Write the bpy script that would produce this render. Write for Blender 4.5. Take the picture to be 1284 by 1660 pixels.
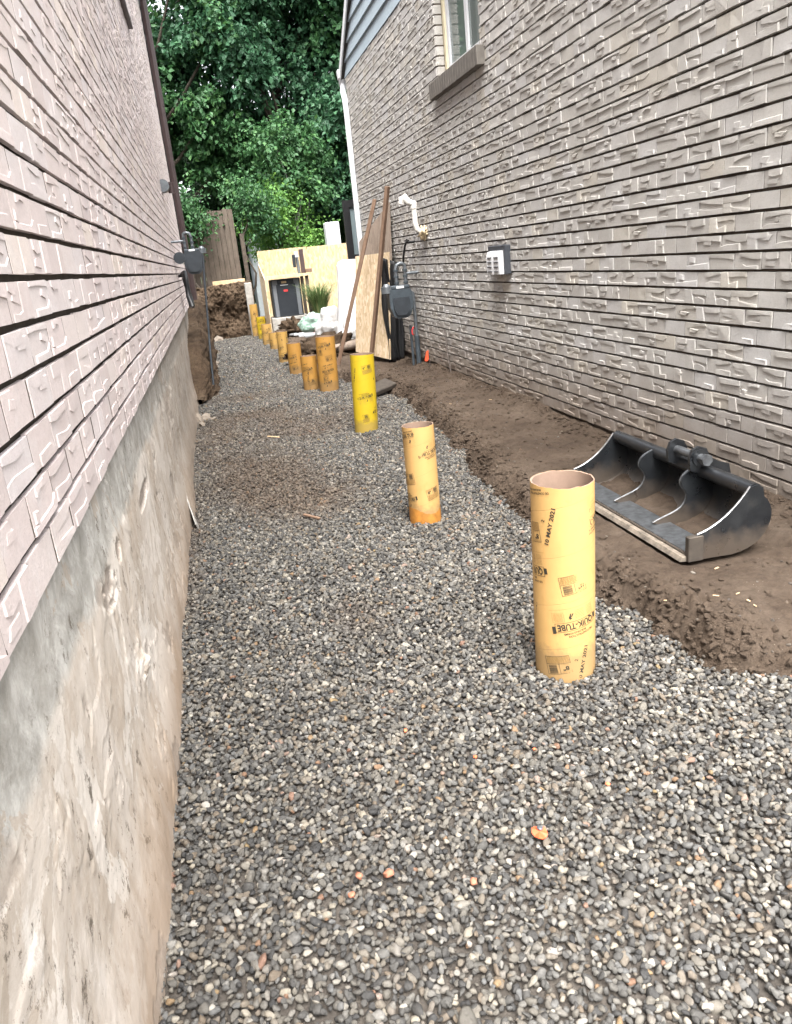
import bpy, math, random
import numpy as np
from mathutils import Vector, Matrix, noise as mnoise

for o in list(bpy.data.objects):
    bpy.data.objects.remove(o)
SC = bpy.context.scene
COL = SC.collection
rnd = random.Random(7)
nrg = np.random.default_rng(11)

# ------------------------------------------------------------------ camera
cam_d = bpy.data.cameras.new('camera')
cam = bpy.data.objects.new('camera', cam_d); COL.objects.link(cam)
Rv = Vector((0.96896067, -0.1622221, 0.18654546))
Sv = Vector((-0.22698832, -0.2848718, 0.93130251))
Dv = Vector((0.09793631, 0.94473914, 0.3128521))
ax = Vector((Rv[0], Sv[0], -Dv[0])); ay = -Vector((Rv[1], Sv[1], -Dv[1])); az = -Vector((Rv[2], Sv[2], -Dv[2]))
M = Matrix((ax, ay, az)).transposed().to_4x4(); M.translation = (0, 0, 1.52)
cam.matrix_world = M
cam_d.sensor_fit = 'VERTICAL'; cam_d.sensor_height = 36; cam_d.lens = 1265 / 1660 * 36
cam_d.clip_start = 0.05; cam_d.clip_end = 2000
SC.camera = cam

# ------------------------------------------------------------------ light
SUN_EL, SUN_AZ = 62, 183      # azimuth measured from +Y (down the alley) towards +X
w = bpy.data.worlds.new('World'); SC.world = w; w.use_nodes = True
wn = w.node_tree.nodes; wl = w.node_tree.links
sky = wn.new('ShaderNodeTexSky'); sky.sky_type = 'NISHITA'; sky.sun_disc = False
sky.sun_elevation = math.radians(SUN_EL); sky.sun_rotation = math.radians(SUN_AZ)
sky.air_density = 1.0; sky.dust_density = 6.0; sky.ozone_density = 1.0
hs = wn.new('ShaderNodeHueSaturation'); hs.inputs['Saturation'].default_value = 0.22
bg = wn['Background']; bg.inputs['Strength'].default_value = 0.13
wl.new(sky.outputs[0], hs.inputs['Color']); wl.new(hs.outputs[0], bg.inputs['Color'])
sun_d = bpy.data.lights.new('sun', 'SUN'); sun_d.energy = 1.5; sun_d.angle = math.radians(45); sun_d.color = (1, 0.98, 0.95)
sun = bpy.data.objects.new('sun', sun_d); COL.objects.link(sun)
el, azr = math.radians(SUN_EL), math.radians(SUN_AZ)
sdir = Vector((math.sin(azr) * math.cos(el), math.cos(azr) * math.cos(el), math.sin(el)))
sun.rotation_euler = sdir.to_track_quat('Z', 'Y').to_euler()
sun.location = (3, -6, 12)
vs = SC.view_settings
vs.view_transform = 'Standard'; vs.look = 'None'; vs.gamma = 1; vs.use_curve_mapping = False
vs.exposure = 2.65
SC.cycles.max_bounces = 6; SC.cycles.diffuse_bounces = 4; SC.cycles.glossy_bounces = 3; SC.cycles.transparent_max_bounces = 8

# ------------------------------------------------------------------ node helper
class NT:
    def __init__(s, name):
        m = bpy.data.materials.new(name); m.use_nodes = True
        s.m = m; s.n = m.node_tree.nodes; s.l = m.node_tree.links
        s.b = s.n['Principled BSDF']; s.out = s.n['Material Output']
        s.geo = None
    def pos(s):
        if not s.geo: s.geo = s.n.new('ShaderNodeNewGeometry')
        return s.geo.outputs['Position']
    def obj(s):
        t = s.n.new('ShaderNodeTexCoord'); return t.outputs['Object']
    def mapping(s, vec, scale):
        n = s.n.new('ShaderNodeMapping'); n.inputs['Scale'].default_value = scale; s.l.new(vec, n.inputs['Vector']); return n.outputs[0]
    def noise(s, vec, scale, detail=4, rough=0.6, dist=0):
        n = s.n.new('ShaderNodeTexNoise'); n.inputs['Scale'].default_value = scale; n.inputs['Detail'].default_value = detail
        n.inputs['Roughness'].default_value = rough; n.inputs['Distortion'].default_value = dist
        s.l.new(vec, n.inputs['Vector']); return n.outputs['Fac']
    def vor(s, vec, scale, out='Distance'):
        n = s.n.new('ShaderNodeTexVoronoi'); n.inputs['Scale'].default_value = scale; s.l.new(vec, n.inputs['Vector']); return n.outputs[out]
    def ramp(s, fac, stops, interp='LINEAR'):
        n = s.n.new('ShaderNodeValToRGB'); n.color_ramp.interpolation = interp
        e = n.color_ramp.elements
        while len(e) > 1: e.remove(e[-1])
        for i, (p, c) in enumerate(stops):
            if i == 0: e[0].position = p; x = e[0]
            else: x = e.new(p)
            if not isinstance(c, (tuple, list)): c = (c, c, c)
            x.color = (*c[:3], 1)
        s.l.new(fac, n.inputs[0]); return n.outputs[0]
    def mix(s, fac, a, b, mode='MIX'):
        n = s.n.new('ShaderNodeMix'); n.data_type = 'RGBA'; n.blend_type = mode
        for i, v in ((0, fac), (6, a), (7, b)):
            if hasattr(v, 'is_linked'): s.l.new(v, n.inputs[i])
            elif i == 0: n.inputs[0].default_value = v
            else: n.inputs[i].default_value = (*v[:3], 1)
        return n.outputs[2]
    def math(s, op, a, b=0.0, clamp=False):
        n = s.n.new('ShaderNodeMath'); n.operation = op; n.use_clamp = clamp
        for i, v in ((0, a), (1, b)):
            if hasattr(v, 'is_linked'): s.l.new(v, n.inputs[i])
            else: n.inputs[i].default_value = v
        return n.outputs[0]
    def sep(s, vec):
        n = s.n.new('ShaderNodeSeparateXYZ'); s.l.new(vec, n.inputs[0]); return n.outputs
    def attr(s, name):
        n = s.n.new('ShaderNodeAttribute'); n.attribute_name = name; return n
    def info(s):
        return s.n.new('ShaderNodeObjectInfo')
    def bump(s, h, strength, dist):
        n = s.n.new('ShaderNodeBump'); n.inputs['Strength'].default_value = strength; n.inputs['Distance'].default_value = dist
        s.l.new(h, n.inputs['Height'])
        if s.b.inputs['Normal'].is_linked:
            s.l.new(s.b.inputs['Normal'].links[0].from_socket, n.inputs['Normal'])
        s.l.new(n.outputs[0], s.b.inputs['Normal'])
    def color(s, c):
        if hasattr(c, 'is_linked'): s.l.new(c, s.b.inputs['Base Color'])
        else: s.b.inputs['Base Color'].default_value = (*c[:3], 1)
    def rough(s, r):
        if hasattr(r, 'is_linked'): s.l.new(r, s.b.inputs['Roughness'])
        else: s.b.inputs['Roughness'].default_value = r
    def spec(s, v): s.b.inputs['Specular IOR Level'].default_value = v
    def metal(s, v): s.b.inputs['Metallic'].default_value = v

MAT = {}
KA = .80
def simple(name, col, rough=0.6, metal=0.0, var=0.15, scale=8, bump=0.0, bscale=60, bd=0.003, spec=0.4, obj=False):
    t = NT(name); p = t.obj() if obj else t.pos()
    f = t.noise(p, scale, 5)
    col = tuple(c * KA for c in col)
    lo = tuple(c * (1 - var) for c in col); hi = tuple(min(1, c * (1 + var)) for c in col)
    t.color(t.ramp(f, [(0.3, lo), (0.7, hi)]))
    t.rough(rough); t.metal(metal); t.spec(spec)
    if bump: t.bump(t.noise(p, bscale, 5), bump, bd)
    MAT[name] = t.m; return t.m

# ------------------------------------------------------------------ materials
def brick_mat(name, ramp, dirt, zbase):
    t = NT(name); a = t.attr('tone').outputs['Fac']; p = t.pos()
    base = t.ramp(a, ramp)
    base = t.mix(t.ramp(t.noise(p, 55, 6, .7), [(0.35, 0.0), (0.7, 0.35)]), base, tuple(c * 0.78 for c in ramp[0][1]))
    base = t.mix(t.ramp(t.noise(p, 1.3, 4, .6), [(0.4, 0.0), (0.75, 0.3)]), base, tuple(c * 0.8 for c in ramp[-1][1]))
    base = t.mix(t.ramp(t.noise(p, 190, 5, .8), [(0.52, 0.0), (0.68, 0.45)]), base, tuple(c * 0.55 for c in ramp[0][1]))
    base = t.mix(t.ramp(t.noise(p, 8, 6, .7), [(0.5, 0.0), (0.7, 0.28)]), base, tuple(min(.62, c * 1.2) for c in ramp[2][1]))
    z = t.sep(p)[2]
    zz = t.math('SUBTRACT', z, t.math('MULTIPLY', t.noise(p, 3, 5, .7), 0.45))
    k = t.n.new('ShaderNodeMapRange'); k.inputs[1].default_value = zbase - .28; k.inputs[2].default_value = zbase + 0.34; k.inputs[3].default_value = dirt; k.inputs[4].default_value = 0
    t.l.new(zz, k.inputs[0])
    base = t.mix(k.outputs[0], base, (0.17, 0.125, 0.09))
    t.color(base); t.rough(0.85); t.spec(0.25)
    t.bump(t.noise(p, 320, 4, .75), 0.6, 0.003)
    t.bump(t.noise(p, 70, 6, .75), 0.5, 0.006)
    MAT[name] = t.m
brick_mat('brick_right', [(0.0, (0.41, 0.395, 0.37)), (0.35, (0.455, 0.435, 0.405)), (0.7, (0.465, 0.455, 0.445)), (0.9, (0.475, 0.45, 0.405)), (1.0, (0.48, 0.445, 0.385))], 0.85, 0.18)
brick_mat('brick_left', [(0.0, (0.50, 0.425, 0.41)), (0.4, (0.585, 0.50, 0.48)), (0.7, (0.56, 0.505, 0.50)), (0.9, (0.61, 0.53, 0.50)), (1.0, (0.63, 0.545, 0.48))], 0.0, 0.5)
simple('mortar', (0.085, 0.066, 0.052), 0.95, var=.3, scale=20, bump=.5, bscale=90)
simple('sill_brick', (0.15, 0.135, 0.118), 0.9, var=.2, scale=14, bump=.5, bscale=120)

def parge_mat():
    t = NT('parging'); p = t.pos(); z = t.sep(p)[2]
    base = t.ramp(t.noise(p, 2.2, 6, .65, .4), [(0.25, (0.37, 0.315, 0.26)), (0.5, (0.47, 0.415, 0.36)), (0.75, (0.55, 0.50, 0.45))])
    streak = t.noise(t.mapping(p, (1, 1.0, .6)), 4.5, 7, .75, .6)
    base = t.mix(t.ramp(streak, [(0.45, 0.0), (0.62, 0.5), (0.75, 0.15)]), base, (0.30, 0.235, 0.17))
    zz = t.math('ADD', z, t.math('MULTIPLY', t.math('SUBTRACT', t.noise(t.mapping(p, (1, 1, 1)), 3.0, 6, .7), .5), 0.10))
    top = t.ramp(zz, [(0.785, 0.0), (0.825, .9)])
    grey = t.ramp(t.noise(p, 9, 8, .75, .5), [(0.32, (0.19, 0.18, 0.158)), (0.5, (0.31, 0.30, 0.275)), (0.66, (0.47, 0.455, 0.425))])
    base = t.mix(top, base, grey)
    pat = t.ramp(t.noise(p, 2.6, 9, .62, .5), [(0.515, 0.0), (0.53, .8)])
    base = t.mix(t.math('MULTIPLY', pat, t.math('SUBTRACT', 1.0, top)), base, (0.56, 0.51, 0.455))
    pat2 = t.ramp(t.noise(p, 3.4, 9, .65, .9), [(0.585, 0.0), (0.597, .65)])
    base = t.mix(pat2, base, (0.33, 0.275, 0.22))
    pit = t.ramp(t.noise(p, 16, 8, .8), [(0.56, 0.0), (0.62, 0.9)])
    pitm = t.math('MULTIPLY', pit, t.ramp(t.noise(p, 1.7, 4), [(0.40, 0.1), (0.55, 1)]))
    base = t.mix(pitm, base, (0.10, 0.08, 0.06))
    wh = t.ramp(t.noise(p, 6.5, 9, .78, .8), [(0.60, 0.0), (0.66, 0.7)])
    base = t.mix(wh, base, (0.62, 0.58, 0.53))
    low = t.ramp(t.math('SUBTRACT', zz, 0.0), [(0.06, 0.7), (0.34, 0.0)])
    base = t.mix(low, base, (0.25, 0.175, 0.115))
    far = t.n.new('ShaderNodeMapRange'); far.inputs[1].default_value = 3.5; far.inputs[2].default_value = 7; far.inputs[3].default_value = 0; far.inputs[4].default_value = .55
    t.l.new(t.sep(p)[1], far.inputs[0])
    base = t.mix(far.outputs[0], base, (0.24, 0.205, 0.17))  # darker towards the far end: falloff of light put into the parging colour
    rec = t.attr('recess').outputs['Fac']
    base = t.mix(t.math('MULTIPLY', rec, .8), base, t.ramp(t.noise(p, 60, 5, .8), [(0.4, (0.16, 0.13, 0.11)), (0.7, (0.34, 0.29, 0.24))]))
    t.color(base); t.rough(.92); t.spec(.2)
    t.bump(t.noise(p, 35, 8, .75), .35, .010); t.bump(t.noise(p, 220, 4, .7), .3, .003)
    MAT['parging'] = t.m
parge_mat()

def dirt_mat(name, cols, bs=1.0):
    cols = [tuple(x * .80 for x in c) for c in cols]
    t = NT(name); p = t.pos()
    c = t.ramp(t.noise(p, 2.3, 8, .7), [(0.3, cols[0]), (0.5, cols[1]), (0.72, cols[2])])
    c = t.mix(t.ramp(t.noise(p, 24, 8, .8), [(0.45, 0.0), (0.7, 0.6)]), c, tuple(v * .55 for v in cols[0]))
    sp = t.ramp(t.vor(p, 55), [(0.05, 1.0), (0.12, 0.0)])
    sp = t.math('MULTIPLY', sp, t.ramp(t.noise(p, 9, 3), [(0.5, 0.0), (0.6, .7)]))
    c = t.mix(sp, c, (0.36, 0.32, 0.27))
    t.color(c); t.rough(.95); t.spec(.15)
    t.bump(t.noise(p, 40, 8, .8), .7 * bs, .02); t.bump(t.noise(p, 230, 4, .7), .4, .004)
    MAT[name] = t.m
dirt_mat('dirt', [(0.050, 0.035, 0.0245), (0.098, 0.071, 0.051), (0.148, 0.113, 0.085)], 1.5)
dirt_mat('bank_dirt', [(0.042, 0.028, 0.018), (0.085, 0.057, 0.036), (0.14, 0.10, 0.067)], 1.6)
dirt_mat('grit', [(0.07, 0.062, 0.054), (0.115, 0.10, 0.086), (0.16, 0.138, 0.115)])

def stone_mat():
    t = NT('pebble_stone'); oi = t.info(); r = oi.outputs['Random']
    c = t.ramp(r, [(0.0, (0.05, 0.05, 0.051)), (0.14, (0.085, 0.083, 0.08)), (0.32, (0.125, 0.122, 0.115)), (0.48, (0.19, 0.176, 0.152)), (0.58, (0.165, 0.168, 0.17)),
                   (0.72, (0.25, 0.232, 0.20)), (0.80, (0.19, 0.15, 0.11)), (0.88, (0.30, 0.295, 0.28)), (0.95, (0.38, 0.345, 0.28)), (0.978, (0.50, 0.48, 0.44)), (0.988, (0.27, 0.15, 0.105)), (1.0, (0.32, 0.24, 0.13))], 'LINEAR')
    loc = oi.outputs['Location']
    m = t.attr('dirty'); m.attribute_type = 'INSTANCER'
    c = t.mix(m.outputs['Fac'], c, t.mix(.55, c, (0.16, 0.105, 0.066)))
    o = t.obj()
    c = t.mix(t.ramp(t.noise(o, 2.2, 4, .7), [(0.4, 0), (0.7, .35)]), c, t.mix(1.0, c, (0.5, 0.48, 0.45), 'MULTIPLY'))
    c = t.mix(1.0, c, (.53, .518, .50), 'MULTIPLY')
    t.color(c); t.rough(t.ramp(t.noise(o, 2, 2), [(0.3, .5), (.7, .85)])); t.spec(.35)
    t.bump(t.noise(o, 5, 5, .7), .35, .3)
    MAT['pebble_stone'] = t.m
stone_mat()

def tube_mat(name, col, dk):
    col = tuple(c * .70 for c in col); dk = tuple(c * .7 for c in dk)
    t = NT(name); o = t.obj(); s = t.sep(o)
    at = t.n.new('ShaderNodeMath'); at.operation = 'ARCTAN2'; t.l.new(s[1], at.inputs[0]); t.l.new(s[0], at.inputs[1])
    # helical seam of the wound board
    h = t.math('FRACT', t.math('SUBTRACT', t.math('MULTIPLY', s[2], 5.6), t.math('MULTIPLY', at.outputs[0], 1 / (2 * math.pi))))
    seam = t.ramp(h, [(0.0, 1.0), (0.012, 0.0), (0.988, 0.0), (1.0, 1.0)])
    c = t.ramp(t.noise(o, 6, 6, .65), [(0.25, tuple(v * .86 for v in col)), (0.7, col)])
    c = t.mix(t.math('MULTIPLY', seam, .35), c, tuple(v * .45 for v in col))
    dn = t.ramp(t.noise(t.mapping(o, (1, 1, .6)), 14, 7, .75), [(0.56, 0.0), (0.72, .4)])
    c = t.mix(dn, c, dk)
    mudf = t.ramp(t.math('ADD', s[2], t.math('MULTIPLY', t.noise(o, 22, 6, .75), -.16)), [(-.02, .55), (0.05, 0.0)])
    c = t.mix(mudf, c, (0.16, 0.11, 0.06))
    scf = t.ramp(t.noise(t.mapping(o, (1, 1, 3)), 26, 7, .8), [(0.63, 0.0), (0.70, .35)])
    c = t.mix(scf, c, tuple(min(.75, v * 1.15 + .06) for v in col))
    t.color(c); t.rough(.55); t.spec(.35)
    t.bump(seam, .25, -.002); t.bump(t.noise(o, 120, 3), .08, .002)
    MAT[name] = t.m
tube_mat('tube_orange', (0.66, 0.40, 0.145), (0.50, 0.26, 0.06))
tube_mat('tube_amber', (0.54, 0.28, 0.06), (0.32, 0.17, 0.05))
tube_mat('tube_yellow', (0.68, 0.48, 0.02), (0.55, 0.36, 0.02))
tube_mat('tube_pale', (0.60, 0.36, 0.10), (0.45, 0.25, 0.07))
simple('tube_wet', (0.40, 0.17, 0.03), .6, var=.35, scale=25, obj=True)
simple('cardboard', (0.25, 0.17, 0.125), .9, var=.12, scale=20, bump=.2, bscale=100, obj=True)
simple('ink', (0.035, 0.03, 0.02), .6, var=.2)
simple('ink_faint', (0.27, 0.16, 0.05), .6, var=.2)

def steel_mat():
    t = NT('bucket_steel'); p = t.pos()
    c = t.ramp(t.noise(p, 9, 8, .7), [(0.3, (0.006, 0.007, 0.009)), (0.6, (0.012, 0.0135, 0.015)), (.8, (0.03, 0.029, 0.027))])
    scr = t.ramp(t.noise(t.mapping(p, (30, 3, 30)), 4, 6, .8), [(0.6, 0), (0.7, .6)])
    c = t.mix(scr, c, (0.07, 0.07, 0.072))
    z = t.sep(p)[2]
    mud = t.ramp(t.math('ADD', z, t.math('MULTIPLY', t.noise(p, 11, 6, .7), -.22)), [(0.04, .7), (0.13, 0.0)])
    c = t.mix(mud, c, (0.075, 0.058, 0.044))
    t.color(c); t.rough(t.ramp(t.noise(p, 12, 5), [(0.3, .22), (.7, .5)])); t.spec(.7); t.metal(.1)
    t.bump(t.noise(p, 90, 4), .12, .003)
    MAT['bucket_steel'] = t.m
steel_mat()
simple('worn_steel', (0.17, 0.18, 0.19), .38, .75, .45, 22, .25, 80)
simple('bright_edge', (0.45, 0.45, 0.45), .35, .9, .45, 30)
simple('rusty_edge', (0.15, 0.125, 0.098), .8, .0, .6, 22, .5, 60)
simple('dark_plate', (0.065, 0.053, 0.042), .7, .2, .35, 18, .3, 60)

def osb_mat(name, cols, scl=1.0, grain=(1, 1, .38)):
    cols = [tuple(x * (.98 if name == 'osb' else .80) for x in c) for c in cols]
    t = NT(name); p = t.mapping(t.obj(), grain)
    v = t.vor(p, 42 * scl, 'Color'); f = t.sep(v)[0]
    c = t.ramp(f, [(0.0, cols[0]), (.5, cols[1]), (1.0, cols[2])])
    c = t.mix(t.ramp(t.noise(p, 30, 6, .8), [(0.5, 0), (.72, .5)]), c, tuple(x * .6 for x in cols[0]))
    c = t.mix(t.ramp(t.noise(t.obj(), 2.0, 4), [(0.45, 0), (.75, .35)]), c, tuple(x * .78 for x in cols[1]))
    t.color(c); t.rough(.8); t.spec(.2); t.bump(f, .15, .003); MAT[name] = t.m
osb_mat('osb', [(0.46, 0.34, 0.21), (0.57, 0.44, 0.29), (0.67, 0.55, 0.40)])
osb_mat('osb_fresh', [(0.40, 0.285, 0.15), (0.48, 0.365, 0.21), (0.55, 0.44, 0.285)], .7)
def wood_mat(name, cols, sc=(30, 30, 1.6)):
    cols = [tuple(x * {'weathered_wood': 1.35, 'fence_wood': .68}.get(name, .85) for x in c) for c in cols]
    t = NT(name); p = t.mapping(t.obj(), sc)
    f = t.noise(p, 1.6, 8, .7, .6)
    c = t.ramp(f, [(0.3, cols[0]), (.5, cols[1]), (.7, cols[2])])
    c = t.mix(t.ramp(t.noise(t.obj(), 5, 5, .7), [(0.45, 0), (.7, .45)]), c, tuple(x * .6 for x in cols[0]))
    t.color(c); t.rough(.85); t.spec(.2); t.bump(f, .3, .004); MAT[name] = t.m
wood_mat('lumber', [(0.13, 0.08, 0.052), (0.20, 0.128, 0.088), (0.26, 0.175, 0.122)])
wood_mat('weathered_wood', [(0.115, 0.09, 0.07), (0.19, 0.15, 0.12), (0.26, 0.22, 0.18)])
wood_mat('fence_wood', [(0.08, 0.063, 0.048), (0.13, 0.104, 0.082), (0.18, 0.148, 0.118)])
wood_mat('fresh_wood', [(0.50, 0.34, 0.19), (0.62, 0.45, 0.27), (0.72, 0.55, 0.36)])
simple('gas_grey', (0.06, 0.075, 0.088), .45, .1, .25, 12, .1)
simple('gas_dark', (0.035, 0.042, 0.05), .5, .1, .25, 12)
simple('pipe_galv', (0.15, 0.165, 0.178), .4, .4, .3, 20)
simple('black_rubber', (0.012, 0.012, 0.013), .45, .0, .2)
simple('pvc', (0.70, 0.68, 0.63), .4, 0, .06, 6)
simple('foam', (0.62, 0.50, 0.32), .9, 0, .2, 30, .5, 60)
simple('box_dark', (0.045, 0.05, 0.06), .55, 0, .15)
simple('white_plastic', (0.72, 0.73, 0.74), .45, 0, .06)
simple('white_paint', (0.76, 0.77, 0.79), .45, 0, .05)
simple('cream_paint', (0.74, 0.66, 0.46), .5, 0, .05)
simple('siding', (0.36, 0.43, 0.48), .5, 0, .05, 3)
simple('brown_metal', (0.055, 0.036, 0.035), .45, .1, .15)
simple('roofing', (0.07, 0.065, 0.06), .9, 0, .3, 12, .4)
simple('orange_plastic', (0.85, 0.11, 0.04), .5, 0, .1)
simple('orange_paint', (0.80, 0.17, 0.07), .7, 0, .25, 40, obj=True)
simple('wire', (0.10, 0.08, 0.07), .6, .3)
simple('concrete', (0.36, 0.34, 0.31), .9, 0, .25, 12, .4, 60)
simple('bounce_paving', (0.42, 0.41, 0.39), .9, 0, .15, 3, .3, 40)
simple('pebble_red', (0.36, 0.15, 0.09), .7, 0, .2, 30, obj=True)
simple('pale_stone', (0.24, 0.20, 0.16), .85, 0, .25, 20, .5, 40)
simple('unit_dark', (0.02, 0.024, 0.03), .45, .1, .15)
simple('unit_grey', (0.16, 0.17, 0.185), .45, .1, .1)
simple('label_red', (0.65, 0.05, 0.05), .5)
simple('styrofoam', (0.86, 0.87, 0.88), .7, 0, .03, 4)
simple('aluminium', (0.66, 0.68, 0.70), .4, .4, .1)
simple('bark', (0.07, 0.055, 0.042), .95, 0, .4, 14, .8, 40)
simple('pale_bark', (0.32, 0.32, 0.29), .9, 0, .4, 8, .6, 30)
simple('shed_paint', (0.52, 0.56, 0.58), .7, 0, .08)
simple('shade_black', (0.010, 0.010, 0.011), .6, 0, .2)
def glass_mat(name, col):
    t = NT(name); t.color(col); t.rough(.03); t.spec(.9); MAT[name] = t.m
glass_mat('window_glass', (0.13, 0.16, 0.15)); glass_mat('door_glass', (0.16, 0.20, 0.21))
def bag_mat(name, col):
    t = NT(name); t.color(col); t.rough(.28); t.spec(.5)
    t.b.inputs['Alpha'].default_value = .82
    t.bump(t.noise(t.obj(), 14, 5, .7), .6, .03); MAT[name] = t.m
bag_mat('bag_clear', (0.46, 0.45, 0.44)); bag_mat('bag_green', (0.28, 0.40, 0.335))
def leaf_mat(name, cols, tr=.3):
    cols = [tuple(x * 1.04 for x in c) for c in cols]
    t = NT(name); a = t.attr('tone').outputs['Fac']
    c = t.ramp(a, [(0, cols[0]), (.6, cols[1]), (1, cols[2])])
    t.color(c); t.rough(.55); t.spec(.3)
    tl = t.n.new('ShaderNodeBsdfTranslucent'); t.l.new(c, tl.inputs[0])
    mx = t.n.new('ShaderNodeMixShader'); mx.inputs[0].default_value = tr
    t.l.new(t.b.outputs[0], mx.inputs[1]); t.l.new(tl.outputs[0], mx.inputs[2]); t.l.new(mx.outputs[0], t.out.inputs[0])
    MAT[name] = t.m
leaf_mat('leaf_mid', [(0.02, 0.06, 0.022), (0.036, 0.10, 0.034), (0.08, 0.17, 0.05)])
leaf_mat('leaf_blue', [(0.018, 0.055, 0.028), (0.033, 0.095, 0.045), (0.07, 0.155, 0.07)])
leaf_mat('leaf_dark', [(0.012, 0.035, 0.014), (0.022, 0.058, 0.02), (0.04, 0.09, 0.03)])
leaf_mat('leaf_fresh', [(0.05, 0.12, 0.025), (0.09, 0.20, 0.04), (0.17, 0.30, 0.06)])
leaf_mat('grass_blade', [(0.06, 0.10, 0.035), (0.09, 0.15, 0.05), (0.2, 0.22, 0.09)], .15)
t = NT('lawn'); c = t.ramp(t.noise(t.pos(), 1.2, 8, .7), [(0.3, (0.05, 0.045, 0.03)), (.5, (0.05, 0.075, 0.03)), (.7, (0.07, 0.11, 0.04))])
t.color(c); t.rough(.95); t.bump(t.noise(t.pos(), 40, 6, .8), .8, .03); MAT['lawn'] = t.m

# ------------------------------------------------------------------ mesh helpers
class MB:
    def __init__(s): s.v = []; s.f = []; s.tone = None
    def add(s, vs, fs):
        k = len(s.v); s.v += [tuple(v) for v in vs]; s.f += [tuple(i + k for i in f) for f in fs]; return s
    def box(s, a, b, bev=0.0):
        x0, y0, z0 = a; x1, y1, z1 = b
        if bev <= 0:
            vs = [(x, y, z) for x in (x0, x1) for y in (y0, y1) for z in (z0, z1)]
            return s.add(vs, [(0, 1, 3, 2), (4, 6, 7, 5), (0, 4, 5, 1), (2, 3, 7, 6), (0, 2, 6, 4), (1, 5, 7, 3)])
        c = Vector(((x0 + x1) / 2, (y0 + y1) / 2, (z0 + z1) / 2)); h = Vector((abs(x1 - x0) / 2, abs(y1 - y0) / 2, abs(z1 - z0) / 2))
        vs = []; idx = {}
        for sx in (-1, 1):
            for sy in (-1, 1):
                for sz in (-1, 1):
                    for k in range(3):
                        p = [sx * (h[0] - bev), sy * (h[1] - bev), sz * (h[2] - bev)]
                        p[k] = (sx, sy, sz)[k] * h[k]
                        idx[(sx, sy, sz, k)] = len(vs); vs.append(c + Vector(p))
        I = lambda sx, sy, sz, k: idx[(sx, sy, sz, k)]
        fs = []
        for sg in (-1, 1):
            q = [I(sg, -1, -1, 0), I(sg, 1, -1, 0), I(sg, 1, 1, 0), I(sg, -1, 1, 0)]; fs.append(q if sg > 0 else q[::-1])
            q = [I(-1, sg, -1, 1), I(-1, sg, 1, 1), I(1, sg, 1, 1), I(1, sg, -1, 1)]; fs.append(q if sg > 0 else q[::-1])
            q = [I(-1, -1, sg, 2), I(1, -1, sg, 2), I(1, 1, sg, 2), I(-1, 1, sg, 2)]; fs.append(q if sg > 0 else q[::-1])
        for a_ in (-1, 1):
            for b_ in (-1, 1):
                fs.append([I(a_, b_, -1, 0), I(a_, b_, 1, 0), I(a_, b_, 1, 1), I(a_, b_, -1, 1)])
                fs.append([I(a_, -1, b_, 0), I(a_, 1, b_, 0), I(a_, 1, b_, 2), I(a_, -1, b_, 2)])
                fs.append([I(-1, a_, b_, 1), I(1, a_, b_, 1), I(1, a_, b_, 2), I(-1, a_, b_, 2)])
                for c_ in (-1, 1): fs.append([I(a_, b_, c_, 0), I(a_, b_, c_, 1), I(a_, b_, c_, 2)])
        return s.add(vs, fs)
    def tube(s, pts, r, n=10, caps=True):
        pts = [Vector(p) for p in pts]; rs = r if isinstance(r, (list, tuple)) else [r] * len(pts)
        rings = []; up = None
        for i, p in enumerate(pts):
            d = (pts[min(i + 1, len(pts) - 1)] - pts[max(i - 1, 0)]).normalized()
            if up is None: up = d.orthogonal().normalized()
            up = (up - d * up.dot(d)).normalized(); sd = d.cross(up)
            rings.append([p + (up * math.cos(2 * math.pi * k / n) + sd * math.sin(2 * math.pi * k / n)) * rs[i] for k in range(n)])
        vs = [v for g in rings for v in g]; fs = []
        for i in range(len(pts) - 1):
            for k in range(n):
                fs.append((i * n + k, i * n + (k + 1) % n, (i + 1) * n + (k + 1) % n, (i + 1) * n + k))
        if caps: fs.append(tuple(range(n))[::-1]); fs.append(tuple((len(pts) - 1) * n + k for k in range(n)))
        return s.add(vs, fs)
    def prism(s, poly, axis, a, b):
        n = len(poly)
        def P(u, v, t): return {'x': (t, u, v), 'y': (u, t, v), 'z': (u, v, t)}[axis]
        vs = [P(u, v, a) for u, v in poly] + [P(u, v, b) for u, v in poly]
        return s.add(vs, [tuple(range(n))[::-1], tuple(range(n, 2 * n))] + [(i, (i + 1) % n, n + (i + 1) % n, n + i) for i in range(n)])
    def mesh(s, name):
        m = bpy.data.meshes.new(name); m.from_pydata([tuple(v) for v in s.v], [], [tuple(f) for f in s.f]); return m
    def build(s, name, mat, parent=None, smooth=0, off=True):
        if parent is not None and off:
            o = parent; L = Vector((0, 0, 0))
            while o is not None: L += o.location; o = o.parent
            s.v = [(v[0] - L[0], v[1] - L[1], v[2] - L[2]) for v in s.v]
        m = s.mesh(name)
        ob = bpy.data.objects.new(name, m); COL.objects.link(ob)
        fixn(m)
        if smooth: m.shade_smooth(); setsharp(m, smooth)
        m.materials.append(MAT[mat] if isinstance(mat, str) else mat)
        ob.parent = parent
        return ob
import bmesh
def fixn(m):
    bm = bmesh.new(); bm.from_mesh(m); bmesh.ops.recalc_face_normals(bm, faces=bm.faces); bm.to_mesh(m); bm.free()
def setsharp(m, deg):
    if deg < 180:
        try: m.set_sharp_from_angle(angle=math.radians(deg))
        except Exception: pass
def empty(name, loc): 
    o = bpy.data.objects.new(name, None); COL.objects.link(o); o.location = loc; o.empty_display_size = .1; return o
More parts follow.
